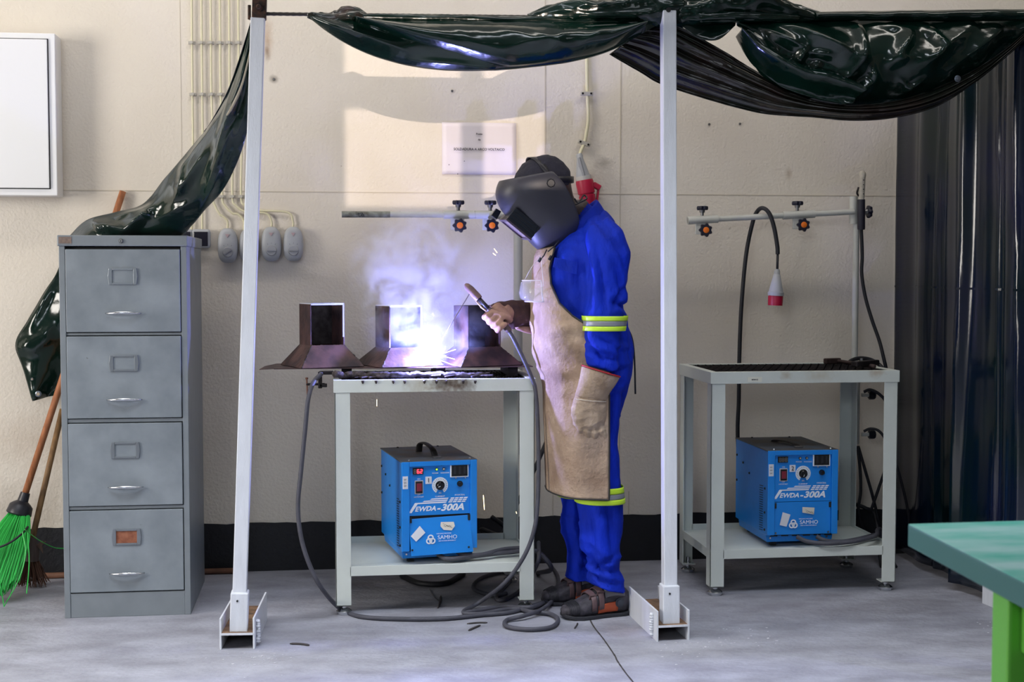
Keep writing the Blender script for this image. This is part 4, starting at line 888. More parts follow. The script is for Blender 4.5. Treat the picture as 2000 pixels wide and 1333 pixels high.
# red wall connector
t = thing('wall_plug', at(1140, 340, WY), 'red and grey industrial plug hanging on the wall behind the welder', 'plug')
Yp = WY-.045
obj('lead', MB().tube(spline([at(1148, -40, WY-.012), at(1146, 100, WY-.012), at(1147, 182, WY-.014), at(1149, 230, WY-.016), at(1145, 262, WY-.016), at(1141, 280, WY-.018), at(1133, 300, WY-.03), at(1134, 312, Yp)], 8), .0068, 10), conduit, t, smooth=True)
for x, y, a_ in ((1146, 183, 0), (1141, 280, -20)):
    c = at(x, y, WY-.02); d = Vector((math.cos(math.radians(a_)), 0, math.sin(math.radians(a_)))); cp = obj('saddle_clip', MB().bar(c-d*.026, c+d*.026, .017, .012), clipm, t, bevel=.003)
    for q in (-1, 1): obj('screw', MB().lathe(c+d*.017*q+Vector((0, -.006, 0)), c+d*.017*q+Vector((0, -.0085, 0)), [(0, .0045), (1, .004)], 10), darksteel, cp)
obj('gland', MB().lathe(at(1131, 300, Yp), at(1139, 348, Yp), [(0, .010), (.1, .014), (.2, .013), (.9, .028), (1, .028)], 20), greyp, t, smooth='auto')
obj('window_panel', MB().lathe(at(1131, 308, Yp-.012), at(1140, 344, Yp-.018), [(0, .006), (1, .016)], 4), M('plug_mid_grey', '#8e9096', .5), t)  # darker grey panel on the gland
obj('collar', MB().lathe(at(1139, 344, Yp), at(1141, 354, Yp), [(0, .031), (1, .031)], 22), M('plug_collar', '#c3c1bd', .5), t, smooth='auto')
obj('body', MB().lathe(at(1141, 352, Yp), at(1150, 404, Yp), [(0, .034), (.1, .036), (.5, .034), (.52, .030), (.56, .030), (.58, .033), (.75, .033), (1, .026)], 24), redp, t, smooth='auto')
obj('hinge_lug', MB().bar(at(1158, 360, Yp), at(1172, 368, Yp), .022, .03), redp, t, bevel=.004); obj('latch', MB().bar(at(1169, 366, Yp), at(1165, 398, Yp), .008, .02), redp, t, bevel=.002)
# hanging plug over the right arm
t = thing('hanging_plug', at(1515, 560, 5.36), 'grey and red plug hanging on a black lead looped over the right jig arm', 'plug')
Yh = 5.34
obj('lead', MB().tube(spline([at(1452, 1000, 5.44), at(1441, 860, 5.44), at(1443, 780, 5.45), at(1444, 700, 5.44), at(1448, 600, 5.43), at(1457, 500, 5.42), at(1470, 435, 5.41), at(1480, 412, 5.395), at(1491, 407, 5.36), at(1503, 418, 5.345), at(1512, 445, 5.34), at(1518, 480, Yh), at(1519, 497, Yh)], 10), .0085, 12), rubber, t, smooth=True)
obj('inner_lead', MB().tube([at(1519, 494, Yh), at(1518, 530, Yh)], .0052, 10), rubber, t, smooth=True)
a_, b_ = at(1518, 526, Yh), at(1515, 578, Yh)
obj('body', MB().lathe(a_, b_, [(0, .009), (.1, .012), (.2, .012), (.22, .014), (.85, .029), (.87, .032), (1, .032)], 24), greyp, t, smooth='auto')
obj('ring', MB().lathe(b_, at(1514, 597, Yh), [(0, .029), (.1, .030), (1, .029)], 24), redp, t, smooth='auto')
# idle electrode holder standing at the top of the right column
t = thing('electrode_holder', at(1684, 400, 5.33), 'idle electrode holder with white head hanging at the top of the right jig column', 'tool')
a_, b_ = at(1682, 449, 5.335), at(1682, 390, 5.335)
obj('grip', MB().lathe(a_, b_, [(0, .014), (.05, .0155), (1, .0155)], 16), M('grip_dark', '#24222e', .45), t, smooth='auto')
hd_ = obj('head', MB().lathe(b_, at(1685, 334, 5.335), [(0, .0125), (.75, .0125), (.85, .0145), (.95, .0125), (1, .006)], 16), M('holder_white', '#c9c2b4', .6, var=.3, vs=50, spots=.5, spotcol='#54382a', spotscale=50), t, smooth='auto')
for k in range(4): c = at(1686, 352+k*9, 5.325); obj('rivet', MB().lathe(c+Vector((0, .004, 0)), c+Vector((0, -.004, 0)), [(0, .0022), (1, .0022)], 8), dark, hd_)
obj('trigger', MB().tube(spline([at(1681, 386, 5.335), at(1674, 378, 5.335), at(1677, 366, 5.335)], 5), .004, 8), darksteel, t)
cable('lead', [at(1682, 446, 5.335), at(1684, 500, 5.34), at(1683, 535, 5.34), at(1690, 580, 5.33), at(1703, 625, 5.31), at(1717, 665, 5.29), at(1726, 700, 5.27), at(1731, 722, 5.27)], .0075, rubber, parent=t)
# tools on the right bench
zb2 = .829
t = thing('chipping_hammer', fl(1650, 706, zb2), 'rusty chipping hammer lying on the right bench grating', 'hammer')
a_, b_ = fl(1611, 706, zb2+.012), fl(1640, 705, zb2+.012)
obj('head', MB().bar(a_, b_, .022, .022, (0, 0, 1)), M('hammer_rust', '#4b3a38', .6, .4, var=.4, vs=40), t, bevel=.004)
obj('handle', MB().tube([fl(1638, 706, zb2+.012), fl(1708, 716, zb2+.012)], .0075, 8), M('hammer_rust', '#4b3a38', .6, .4), t, smooth=True)
t = thing('earth_clamp', fl(1690, 708, zb2), 'dark earth clamp and lead heaped at the right bench back corner', 'clamp')
obj('jaw', MB().bar(fl(1668, 712, zb2+.02), fl(1712, 708, zb2+.022), .03, .02, (0, 0, 1)), darksteel, t, bevel=.004)
obj('bolt', MB().lathe(at(1683, 700, 5.28), at(1683, 709, 5.28), [(0, .009), (1, .009)], 6), steelm, t)
cable('lead', [at(1655, 712, 5.27), at(1664, 704, 5.29), at(1680, 700, 5.3), at(1700, 703, 5.30), at(1716, 712, 5.28), at(1726, 722, 5.26)], .008, rubber, parent=t)
# cables behind / around the right bench
for y in (768, 845):
    t = thing('cable_hook', at(1693, y, 5.39), 'black knob hook on the right column holding a cable, ' + ('upper one' if y == 768 else 'lower one'), 'hook', 'hooks on the right column')
    c = at(1697, y+4, 5.37)
    obj('stub', MB().tube([c+Vector((-.03, .0, 0)), c], .008, 10), jigm, t); obj('knob', MB().lathe(c+Vector((-.002, 0, 0)), c+Vector((.026, 0, 0)), [(0, .014), (.2, .02), (.8, .02), (1, .015)], 7), blackpl, t)
cable('loose_cable', [at(1687, 766, 5.36), at(1700, 762, 5.35), at(1718, 771, 5.34), at(1732, 792, 5.33), at(1736, 850, 5.34), at(1730, 910, 5.36), at(1716, 955, 5.38), at(1702, 995, 5.40)], .0062, rubber, 'thin black cable looping right from the upper hook of the right column')
cable('loose_cable', [at(1687, 843, 5.36), at(1700, 838, 5.35), at(1716, 842, 5.34), at(1730, 860, 5.33), at(1748, 900, 5.33), at(1765, 960, 5.35), at(1775, 1010, 5.36), at(1778, 1060, 5.4)], .0055, rubber, 'thin black cable looping right from the lower hook and down the curtain')
cable('loose_cable', [at(1675, 872, 5.385), at(1680, 920, 5.39), at(1681, 960, 5.4), at(1677, 1000, 5.41), at(1690, 1040, 5.45), at(1720, 1055, 5.46), F(1750, 1108)], .0065, rubber, 'black cable dropping from the right column tube, nearer the machine')
cable('loose_cable', [at(1676, 872, 5.385), at(1690, 920, 5.39), at(1703, 965, 5.4), at(1714, 1010, 5.42), at(1722, 1050, 5.44), F(1740, 1112)], .0065, rubber, 'black cable dropping from the right column tube, slanting to the curtain')
cable('floor_cable', [at(1668, 985, 5.47), at(1690, 993, 5.46), at(1710, 1010, 5.45), F(1722, 1106), F(1736, 1110)], .008, rubber, 'black cable slumped behind the right bench on the floor')
# leads at the front of machine 2
zz = .185
p0 = T2 @ Vector((.115, .0, .04))
cable('machine_lead', [p0, p0+Vector((.03, -.03, -.012)), p0+Vector((.09, -.055, -.016)), p0+Vector((.17, -.055, -.014)), p0+Vector((.24, -.035, -.01)), p0+Vector((.32, .03, -.008)), p0+Vector((.37, .14, -.01)), p0+Vector((.41, .20, -.03)), p0+Vector((.44, .24, -.15))], .0085, cabl_g, 'thick dark lead curving from machine 2 over the bench edge', group='leads of machine 2')
p0 = T2 @ Vector((.19, .0, .04))
cable('machine_lead', [p0, p0+Vector((.03, -.015, -.014)), p0+Vector((.09, -.01, -.02)), p0+Vector((.16, .02, -.02)), p0+Vector((.27, .1, -.02))], .0085, cabl_g, 'thick dark lead leaving machine 2 on its right side', group='leads of machine 2')
p0 = T1 @ Vector((.13, .01, .03))
cable('machine_lead', [p0, p0+Vector((.03, -.02, -.012)), p0+Vector((.08, -.015, -.012)), p0+Vector((.15, .02, -.012)), p0+Vector((.26, .05, -.01)), p0+Vector((.36, .06, -.01)), p0+Vector((.42, .08, -.08)), F(1050, 1120)], .0085, cabl_g, 'thick dark lead leaving machine 1 below its flap, left one')
p0 = T1 @ Vector((.20, .01, .035))
cable('machine_lead', [p0, p0+Vector((.03, -.01, -.010)), p0+Vector((.09, .0, -.012)), p0+Vector((.17, .05, -.006)), p0+Vector((.24, .06, -.004))], .0085, cabl_g, 'thick dark lead leaving machine 1 at its right corner')
cable('thin_wire', [at(694, 1108, 4.83), at(730, 1103, 4.88), at(760, 1097, 4.93), at(785, 1096, 4.98)], .002, rubber, 'thin black wire lying on the shelf left of machine 1', cat='wire')
cable('floor_cable', [F(785, 1125, .01), F(820, 1140, .01), F(870, 1140, .01), F(905, 1122, .01)], .011, rubber, 'thick black cable curled on the floor beneath the working bench shelf')
cable('rear_cable', [at(1003, 998, 5.40), at(1020, 965, 5.42), at(1045, 915, 5.43), at(1072, 850, 5.44), at(1085, 800, 5.45)], .0085, rubber, 'black cable slanting up to the right behind the working bench leg')
cable('rear_cable', [at(960, 1010, 5.35), at(985, 1030, 5.36), at(975, 1046, 5.35), at(940, 1035, 5.36), at(960, 1060, 5.38)], .009, rubber, 'black cable coiled beside the back of machine 1')
# return cable from the clamp
YC = 4.74
cable('return_cable', [at(628, 730, 4.84), at(612, 748, 4.80), at(602, 780, YC), at(596, 840, 4.73), at(588, 920, 4.72), at(582, 990, 4.71), at(588, 1050, 4.70), at(605, 1105, 4.69), at(630, 1152, 4.70), F(668, 1192, .012), F(710, 1206, .008), F(790, 1210, .008), F(870, 1209, .008), F(940, 1202, .008), F(1000, 1196, .008), F(1060, 1178, .008), F(1036, 1187, .012), F(980, 1186, .009), F(905, 1198, .008)], .0078, cabl_g, 'dusty grey cable hanging from the clamp and sweeping over the floor')
# ---------------------------------------------------------------- electrode holder in the hand, its cable, electrode
t = thing('electrode_holder', at(950, 605, 4.83), 'electrode holder in the gloved hand above the hoppers', 'tool')
hA, hB = at(913, 560, 4.86), at(996, 648, 4.79)
hd = (hB-hA).normalized()
holderm = M('holder_pink', '#8f7268', .5, var=.4, vs=30, col2='#5a4550')
obj('jaw', MB().lathe(hA-hd*.012, hA+hd*.062, [(0, .005), (.1, .011), (.35, .0145), (.9, .0145), (1, .013)], 16), holderm, t, smooth='auto')
obj('shaft', MB().tube([hA+hd*.058, hA+hd*.115], .008, 10), M('grip_dark', '#24222e', .45), t, smooth=True)
up = Vector((hd.z, 0, -hd.x)).normalized()
if up.z > 0: up = -up
obj('lever', MB().tube([hA+hd*.05+up*.012, hA+hd*.09+up*.014, hA+hd*.125+up*.008], .0035, 8), M('lever_brass', '#b59a84', .4, .4), t, smooth=True)
obj('grip', MB().lathe(hA+hd*.112, hB, [(0, .0095), (.1, .0115), (.95, .0115), (1, .009)], 14), M('grip_brown', '#54423f', .5), t, smooth='auto')
arc = at(838, 706, 4.875)
cable('welding_cable', [hB-hd*.01, at(1003, 662, 4.785), at(1017, 690, 4.775), at(1030, 718, 4.765), at(1040, 742, 4.76), at(1046, 765, 4.755), at(1050, 820, 4.75), at(1052, 900, 4.74), at(1050, 985, 4.73), at(1042, 1040, 4.72), at(1022, 1090, 4.72), at(985, 1140, 4.73), F(935, 1178, .02), F(905, 1196, .012), F(935, 1200, .009), F(1000, 1190, .009), F(1040, 1196, .010), F(1075, 1200, .010), F(1090, 1212, .009), F(1075, 1226, .009), F(1030, 1230, .009), F(990, 1224, .009), F(990, 1212, .009), F(1025, 1203, .016), F(1060, 1190, .018), F(1085, 1165, .014), F(1090, 1130, .012), F(1075, 1105, .012), at(1052, 1084, 4.95)], .0075, cabl_g, 'dusty grey cable from the electrode holder, looping on the floor by the right leg')
cable('floor_cable', [at(1052, 1060, 5.0), at(1050, 1100, 4.85), F(1020, 1150, .02), F(985, 1172, .009), F(970, 1166, .009), F(1000, 1130, .010), F(985, 1118, .010), F(940, 1130, .010), F(925, 1150, .010), F(960, 1163, .010), F(990, 1160, .012)], .0075, cabl_g, 'dusty grey cable tangled under the right leg of the working bench')
obj('electrode', MB().tube([hA+hd*.02+Vector((0, -.008, 0)), arc+Vector((0, 0, .004))], .0017, 8), M('electrode_grey', '#8f8a90', .5, .3), smooth=True, label='thin welding rod running from the holder down to the arc', cat='welding rod')
# ---------------------------------------------------------------- arc, sparks, smoke
arcm = M('arc_core', '#f2f4ff', .5, em=120)
obj('welding_arc', MB().lathe(arc+Vector((0, -.004, -.009)), arc+Vector((0, -.004, .012)), [(0, .004), (.3, .011), (.6, .010), (1, .003)], 14), arcm, smooth=True, label='blinding white welding arc at the foot of the middle hopper', cat='arc', kind='stuff')
pl_ = bpy.data.lights.new('arc_light', 'POINT'); pl_.energy = 25; pl_.color = (.30, .33, 1); pl_.shadow_soft_size = .008
po = bpy.data.objects.new('arc_light', pl_); C.objects.link(po); po.location = arc+Vector((.0, -.03, .03))
mb = MB(); rn = random.Random(4)
spk = M('spark', '#ffdcA0', .5, em=5)
for i in range(26):
    a_ = rn.uniform(-.1, PI*1.0); L_ = rn.uniform(.01, .05); r0 = rn.uniform(.012, .05); yy = rn.uniform(-.03, .02)
    d = Vector((math.cos(a_), yy*4, abs(math.sin(a_))*.8)); p = arc+d*r0; p.z = max(p.z, ZP+.002); q = arc+d*(r0+L_); q.z = max(q.z-.004, ZP+.001); mb.tube([p, q], rn.choice((.0004, .0005, .0007)), 5)
for (x0, y0, x1, y1, Y, r) in ((944, 968, 946, 996, 4.72, .0012), (736, 781, 736, 794, 4.72, .0009), (965, 486, 971, 494, 4.8, .0006), (963, 495, 968, 499, 4.8, .001), (845, 613, 847, 617, 4.86, .0018), (865, 696, 888, 702, 4.84, .0012), (850, 700, 886, 714, 4.84, .001), (868, 690, 890, 683, 4.84, .0011), (1008, 1000, 1009, 1004, 4.8, .0008)):
    mb.tube([at(x0, y0, Y), at(x1, y1, Y)], r, 5)
obj('sparks', mb, spk, label='small bright sparks flying off the arc and falling past the bench', cat='sparks', kind='stuff')
# smoke
sm = bpy.data.materials.new('smoke'); sm.use_nodes = True; nt = sm.node_tree; N = nt.nodes; L = nt.links; N.remove(N['Principled BSDF'])
pv_ = N.new('ShaderNodeVolumeScatter'); pv_.inputs['Color'].default_value = (.74, .80, 1, 1); pv_.inputs['Anisotropy'].default_value = .1
tc = N.new('ShaderNodeTexCoord'); g = N.new('ShaderNodeNewGeometry')
SC = at(800, 590, 4.99); 
def dens(center, rad, scl):
    sb = N.new('ShaderNodeVectorMath'); sb.operation = 'SUBTRACT'; L.new(g.outputs['Position'], sb.inputs[0]); sb.inputs[1].default_value = center
    m_ = N.new('ShaderNodeVectorMath'); m_.operation = 'MULTIPLY'; L.new(sb.outputs[0], m_.inputs[0]); m_.inputs[1].default_value = scl
    l_ = N.new('ShaderNodeVectorMath'); l_.operation = 'LENGTH'; L.new(m_.outputs[0], l_.inputs[0])
    r_ = N.new('ShaderNodeMapRange'); L.new(l_.outputs['Value'], r_.inputs[0]); r_.inputs[1].default_value = rad; r_.inputs[2].default_value = rad*.05; r_.inputs[3].default_value = 0; r_.inputs[4].default_value = 1; return r_.outputs[0]
nz = N.new('ShaderNodeTexNoise'); nz.inputs['Scale'].default_value = 8; nz.inputs['Detail'].default_value = 7; nz.inputs['Roughness'].default_value = .62; nz.inputs['Distortion'].default_value = 1.6; L.new(g.outputs['Position'], nz.inputs[0])
nr = N.new('ShaderNodeMapRange'); L.new(nz.outputs[0], nr.inputs[0]); nr.inputs[1].default_value = .44; nr.inputs[2].default_value = .62
blobs = [((845, 690, 4.9), .07, (1, 1, 1), 1.0), ((790, 640, 5.0), .17, (1, 1.2, .9), 1.5), ((800, 590, 5.02), .20, (1, 1.3, 1), 2.2), ((775, 540, 5.04), .19, (1, 1.2, 1), 1.7), ((850, 540, 5.05), .20, (1, 1.2, 1), .9), ((790, 480, 5.06), .24, (1, 1.2, .9), .8), ((900, 650, 4.95), .12, (1, 1.2, 1), .7)]
tot = None
for c_, r_, s_, wgt in blobs:
    o_ = dens(at(*c_), r_, s_); mm = N.new('ShaderNodeMath'); mm.operation = 'MULTIPLY_ADD'; L.new(o_, mm.inputs[0]); mm.inputs[1].default_value = wgt; mm.inputs[2].default_value = 0
    if tot: L.new(tot, mm.inputs[2])
    tot = mm.outputs[0]
m2 = N.new('ShaderNodeMath'); m2.operation = 'MULTIPLY'; L.new(tot, m2.inputs[0]); L.new(nr.outputs[0], m2.inputs[1])
m3 = N.new('ShaderNodeMath'); m3.operation = 'MULTIPLY'; L.new(m2.outputs[0], m3.inputs[0]); m3.inputs[1].default_value = 9.5
L.new(m3.outputs[0], pv_.inputs['Density']); L.new(pv_.outputs[0], N['Material Output'].inputs['Volume'])
bm = bmesh.new(); bmesh.ops.create_icosphere(bm, subdivisions=3, radius=1)
c = at(815, 585, 4.99)
for v in bm.verts: v.co = Vector((v.co.x*.33, v.co.y*.20, v.co.z*.33))+c
me = bpy.data.meshes.new('smoke'); bm.to_mesh(me); bm.free(); me.materials.append(sm)
so_ = bpy.data.objects.new('smoke', me); C.objects.link(so_); tag(so_, 'blue-lit welding smoke rising above the middle hopper', 'smoke', kind='stuff')
# ---------------------------------------------------------------- green table bottom right
zt = .85
ca = fl(1773, 1025, zt); cb = fl(2000, 1139, zt); cb2 = fl(2000, 1018.5, zt)
dx = (cb2-ca).normalized(); dy = (cb-ca).normalized()
W_, D_ = 1.2, 1.0
q = [ca, ca+dx*W_, ca+dx*W_+dy*D_, ca+dy*D_]
t = thing('green_table', (ca+dx*.6+dy*.5)*1.0-Vector((0, 0, zt)), 'green table with lime green steel legs in the bottom right corner', 'table')
obj('tabletop', MB().prism(q, (0, 0, -.030)), green_s, t, bevel=.002)
obj('top_sheet', MB().prism([p+Vector((0, 0, .0008)) for p in [q[0]+(dx+dy)*.001, q[1]-dx*.001, q[2], q[3]]], (0, 0, -.001)), green_t, t, label='light green table surface, mottled paler')
for s_, e_ in ((.16, .34), (.16, .92)):
    pass
lx = [fl(1937, 1150, .8), None]
base = ca+dy*.27+dx*.04
g0, g1 = fl(1937, 1149, .82), fl(1976, 1167, .82); gw = (g1-g0).length
def tleg(p):
    P4 = [p, p+dx*.07, p+dx*.07+dy*gw, p+dy*gw]; P4 = [Vector((v.x, v.y, .82)) for v in P4]
    return MB().prism(P4, (0, 0, -.82))
for p_ in (g0, g0+dx*1.08, g0+dy*.6, g0+dx*1.08+dy*.6):
    lg = obj('leg', tleg(p_), lime, t, bevel=.004)
obj('rail', MB().bar(Vector((*(g0+dx*.07+dy*gw*.5)[:2], .785)), Vector((*(g0+dx*1.08+dy*gw*.5)[:2], .785)), .03, .06, (0, 0, 1)), lime, t, bevel=.002)
obj('rail', MB().bar(Vector((*(g0+dx*.03+dy*gw)[:2], .785)), Vector((*(g0+dx*.03+dy*.6)[:2], .785)), .03, .06, (0, 0, 1)), lime, t, bevel=.002)
# ---------------------------------------------------------------- floor debris
for x0, y0, x1, y1, r, lb in ((566, 1258, 604, 1261, .0035, 'short brown electrode stub on the floor right of the left post'), (912, 1219, 952, 1217, .003, 'burnt electrode stub on the floor beyond the cable loop'), (915, 1232, 938, 1222, .0035, 'second burnt stub crossing near the cable loop'), (1122, 1228, 1128, 1218, .003, 'tiny scrap on the floor below the toe of the near shoe'), (855, 1188, 861, 1165, .004, 'thin curved scrap on the floor under the working bench')):
    a_, b_ = F(x0, y0, r), F(x1, y1, r); mid = a_.lerp(b_, .5)+Vector((.004, .006, 0)); obj('floor_scrap', MB().tube(spline([a_, mid, b_], 4), [r*.5]+[r]*7+[r*.6], 6), M('stub', '#3f3a3a', .7, var=.4, vs=60), smooth=True, label=lb, cat='scrap')
for x0, y0, x1, y1, r in ((840, 1150, 858, 1178, .0012),):
    obj('floor_wire', MB().tube(spline([F(838, 1150, .002), F(848, 1166, .002), F(862, 1178, .002)], 5), r, 5), steelm, label='thin pale wire on the floor under the working bench', cat='wire')
# ---------------------------------------------------------------- the welder
PY = 4.79
person = thing('person', (0.93, PY, 0), 'person in blue coverall, leather apron and black welding mask holding an electrode holder', 'person')
def se(a, n): c, s = math.cos(a), math.sin(a); return math.copysign(abs(c)**(2/n), c), math.copysign(abs(s)**(2/n), s)
def pring(Fp, Bp, Yc, hw, n=32, e=2.3, T=None, a0=0, a1=None, YB=None):
    """cross-section between a front and a back point of the side profile, half width hw across"""
    A, B = at(Fp[0], Fp[1], Yc), at(Bp[0], Bp[1], YB or Yc); c = (A+B)/2; h = (A-B)/2; out = []
    full = a1 is None
    for j in range(n if full else n+1):
        a = 2*PI*j/n if full else a0+(a1-a0)*j/n
        x, y = se(a, e); p = c+h*x+Vector((0, 1, 0))*(hw*y); out.append(T(p) if T else p)
    return out
def loft(mb, spec, **k): return mb.rings([pring(*s, **k) for s in spec])
piv = at(1110, 440, PY)
def headturn(p):
    q = p-piv; a = math.radians(9); return piv+Vector((q.x*math.cos(a)-q.y*math.sin(a), q.x*math.sin(a)+q.y*math.cos(a), q.z))
mb = MB()
# torso
loft(mb, [((1104, 452), (1166, 398), PY, .070), ((1088, 466), (1182, 408), PY, .105), ((1072, 492), (1204, 430), PY, .165), ((1058, 520), (1216, 470), PY, .19), ((1050, 560), (1219, 530), PY, .19), ((1048, 610), (1217, 590), PY, .18), ((1052, 655), (1226, 635), PY, .18), ((1060, 700), (1236, 680), PY, .19), ((1070, 745), (1232, 728), PY, .19), ((1076, 785), (1220, 775), PY, .18), ((1082, 815), (1214, 815), PY, .165)])
# legs
nl = [((1086, 770), (1220, 760), PY-.085, .098), ((1088, 820), (1213, 815), PY-.09, .096), ((1092, 880), (1214, 880), PY-.09, .090), ((1102, 930), (1212, 930), PY-.095, .086), ((1124, 975), (1217, 970), PY-.10, .084), ((1130, 1020), (1219, 1018), PY-.105, .080), ((1134, 1060), (1215, 1060), PY-.11, .076), ((1134, 1100), (1212, 1100), PY-.112, .074), ((1136, 1122), (1214, 1124), PY-.115, .075), ((1148, 1141), (1220, 1157), PY-.118, .078)]
flg = [((1086, 770), (1216, 760), PY+.085, .098), ((1084, 830), (1200, 820), PY+.09, .094), ((1086, 890), (1190, 890), PY+.09, .088), ((1090, 950), (1185, 950), PY+.09, .084), ((1092, 1000), (1180, 1000), PY+.09, .080), ((1098, 1040), (1178, 1040), PY+.09, .076), ((1106, 1080), (1176, 1080), PY+.09, .073), ((1106, 1110), (1176, 1110), PY+.09, .074), ((1102, 1130), (1184, 1142), PY+.088, .077)]
loft(mb, nl); loft(mb, flg)
# near arm
na = [((1128, 452), (1188, 418), PY-.11, .05), ((1128, 478), (1216, 448), PY-.15, .072), ((1130, 510), (1233, 492), PY-.178, .072), ((1133, 550), (1230, 535), PY-.19, .070), ((1138, 590), (1232, 588), PY-.197, .068), ((1139, 620), (1224, 612), PY-.20, .064), ((1138, 650), (1218, 650), PY-.20, .062), ((1139, 690), (1214, 695), PY-.20, .058), ((1142, 712), (1208, 730), PY-.198, .054)]
loft(mb, na)
# far arm: shoulder, elbow and the sleeve coming forward
YF = PY+.17
mb.tube(spline([at(1150, 470, PY+.12), at(1165, 520, YF), at(1160, 580, YF+.015), at(1130, 618, YF+.02), at(1085, 620, YF), at(1050, 617, YF-.02)], 6), [.075, .074, .072, .070, .068, .066, .066, .066, .066, .066, .066, .066, .064, .062, .062, .060, .060, .058, .058, .058, .056, .056, .056, .055, .055, .055, .054, .054, .054, .052, .052], 24)
# neck and head (one surface with the body)
hd_spec = [((1108, 470), (1160, 405), PY, .060), ((1095, 455), (1140, 388), PY, .058), ((1062, 456), (1124, 392), PY, .060), ((1034, 440), (1118, 384), PY, .066), ((1020, 418), (1113, 360), PY, .074), ((1010, 396), (1107, 340), PY, .078), ((1004, 372), (1097, 322), PY, .078), ((1008, 350), (1082, 311), PY, .070), ((1020, 328), (1064, 308), PY, .048), ((1032, 316), (1052, 309), PY, .022)]
for s in hd_spec: pass
mb.rings([pring(*s, T=headturn if i > 1 else None) for i, s in enumerate(hd_spec)])
# nose, chin, ears
mb.tube([headturn(at(1008, 402, PY)), headturn(at(1004, 416, PY)), headturn(at(1012, 424, PY))], [.010, .015, .012], 10)
for sy in (-1, 1): mb.tube([headturn(at(1072, 384, PY+sy*.078)), headturn(at(1064, 402, PY+sy*.08))], [.016, .012], 10, flat=.5)
me = remesh(mb, .0075, 5)
me.materials.append(navy); me.materials.append(skin)
nb = at(1118, 431, PY); nn = (at(1100, 392, PY)-at(1146, 432, PY)).normalized()
def isskin(c): return (c-nb).dot(nn) > .0 and c.z > 1.22
def fv(x): return max(0, 1-abs(x)*3.2)**1.5
SF = [(1136, 455, 1142, 600, 0.024, 0.0255), (1162, 490, 1178, 606, 0.021, 0.0229), (1195, 510, 1222, 590, 0.021, 0.0229), (1228, 560, 1192, 598, 0.024, 0.0204), (1236, 606, 1190, 588, 0.024, 0.0179), (1144, 684, 1204, 704, 0.021, 0.0179), (1142, 668, 1182, 716, 0.015, 0.0179), (1160, 655, 1216, 688, 0.015, 0.0179), (1090, 498, 1112, 590, 0.015, 0.0255), (1152, 985, 1162, 1100, 0.018, 0.0255), (1192, 965, 1202, 1080, 0.018, 0.0255), (1138, 1108, 1216, 1124, 0.027, 0.0204), (1145, 1090, 1190, 1126, 0.018, 0.0179), (1136, 1130, 1212, 1146, 0.024, 0.0179), (1216, 1088, 1160, 1116, 0.018, 0.0179), (1180, 742, 1236, 716, 0.018, 0.0229), (1202, 780, 1192, 930, 0.021, 0.0255), (1100, 960, 1106, 1090, 0.018, 0.0255), (1104, 1080, 1150, 1100, 0.021, 0.0204), (1178, 440, 1212, 492, 0.015, 0.0255), (1150, 430, 1130, 470, 0.015, 0.0204), (1166, 420, 1186, 470, 0.009, 0.0128)]
def folds(co, n):
    if isskin(co): return .001*fbm(co, 30)
    v = .003*fbm(co, 9)-.002
    a = Vector((co.x*1.0, co.y*.8, co.z*1.0))
    arm = co.y < PY-.12 and co.z > .8
    if arm:
        v -= .010*fv(noise.noise(Vector((co.x*9+co.z*2.5, co.y*4, co.z*2.6))))
        if co.z < .95: v += .009*((1-abs(noise.noise(Vector((co.x*3, co.y*3, co.z*16)))))**3-.3)
    elif co.z < .78:
        v -= .012*fv(noise.noise(Vector((co.x*9+co.z*1.5, co.y*5, co.z*2.2))))
        if co.z < .32: v += .011*((1-abs(noise.noise(Vector((co.x*4+2, co.y*4, co.z*13+co.x*6)))))**3-.3)
    else: v -= .010*fv(noise.noise(Vector((co.x*7-co.z*3, co.y*4, co.z*4))))
    if co.y < PY+.02: v -= tents(co, SF, PY-.2)
    return v
displace(me, folds)
for p in me.polygons: p.material_index = 1 if isskin(p.center) else 0
obj('body', me, None, person)
# collar
cr = [pring((1090, 492), (1180, 412), PY, .094), pring((1080, 474), (1166, 389), PY, .086), pring((1083, 473), (1162, 389), PY, .080), pring((1094, 487), (1166, 404), PY, .078)]
obj('collar', MB().rings(cr, caps=False), navy, person, smooth=True, subsurf=1)
# eyes, mouth (hidden by the mask, still there)
for sy in (-1, 1): e = headturn(at(1006, 392, PY+sy*.032)); obj('eye', MB().lathe(e+Vector((.012, 0, 0)), e+Vector((-.004, 0, 0)), [(0, .006), (.4, .012), (.8, .009), (1, .003)], 12), M('eye_white', '#ddd8d0', .2), person, smooth=True)
obj('mouth', MB().tube([headturn(at(1024, 436, PY+q)) for q in (-.025, -.01, .01, .025)], [.002, .005, .005, .002], 8), M('lip', '#4a2c2c', .5), person, smooth=True)
# hair
hs = [((1062, 376), (1108, 360), PY, .074), ((1040, 370), (1112, 350), PY, .080), ((1020, 366), (1110, 334), PY, .084), ((1002, 360), (1098, 318), PY, .082), ((1004, 344), (1082, 307), PY, .073), ((1018, 323), (1064, 303), PY, .050), ((1032, 312), (1052, 305), PY, .022)]
me = remesh(MB().rings([pring(*s, T=headturn) for s in hs]), .006, 3); displace(me, lambda c, n: .002*fbm(c, 60)); obj('hair', me, hairm, person)
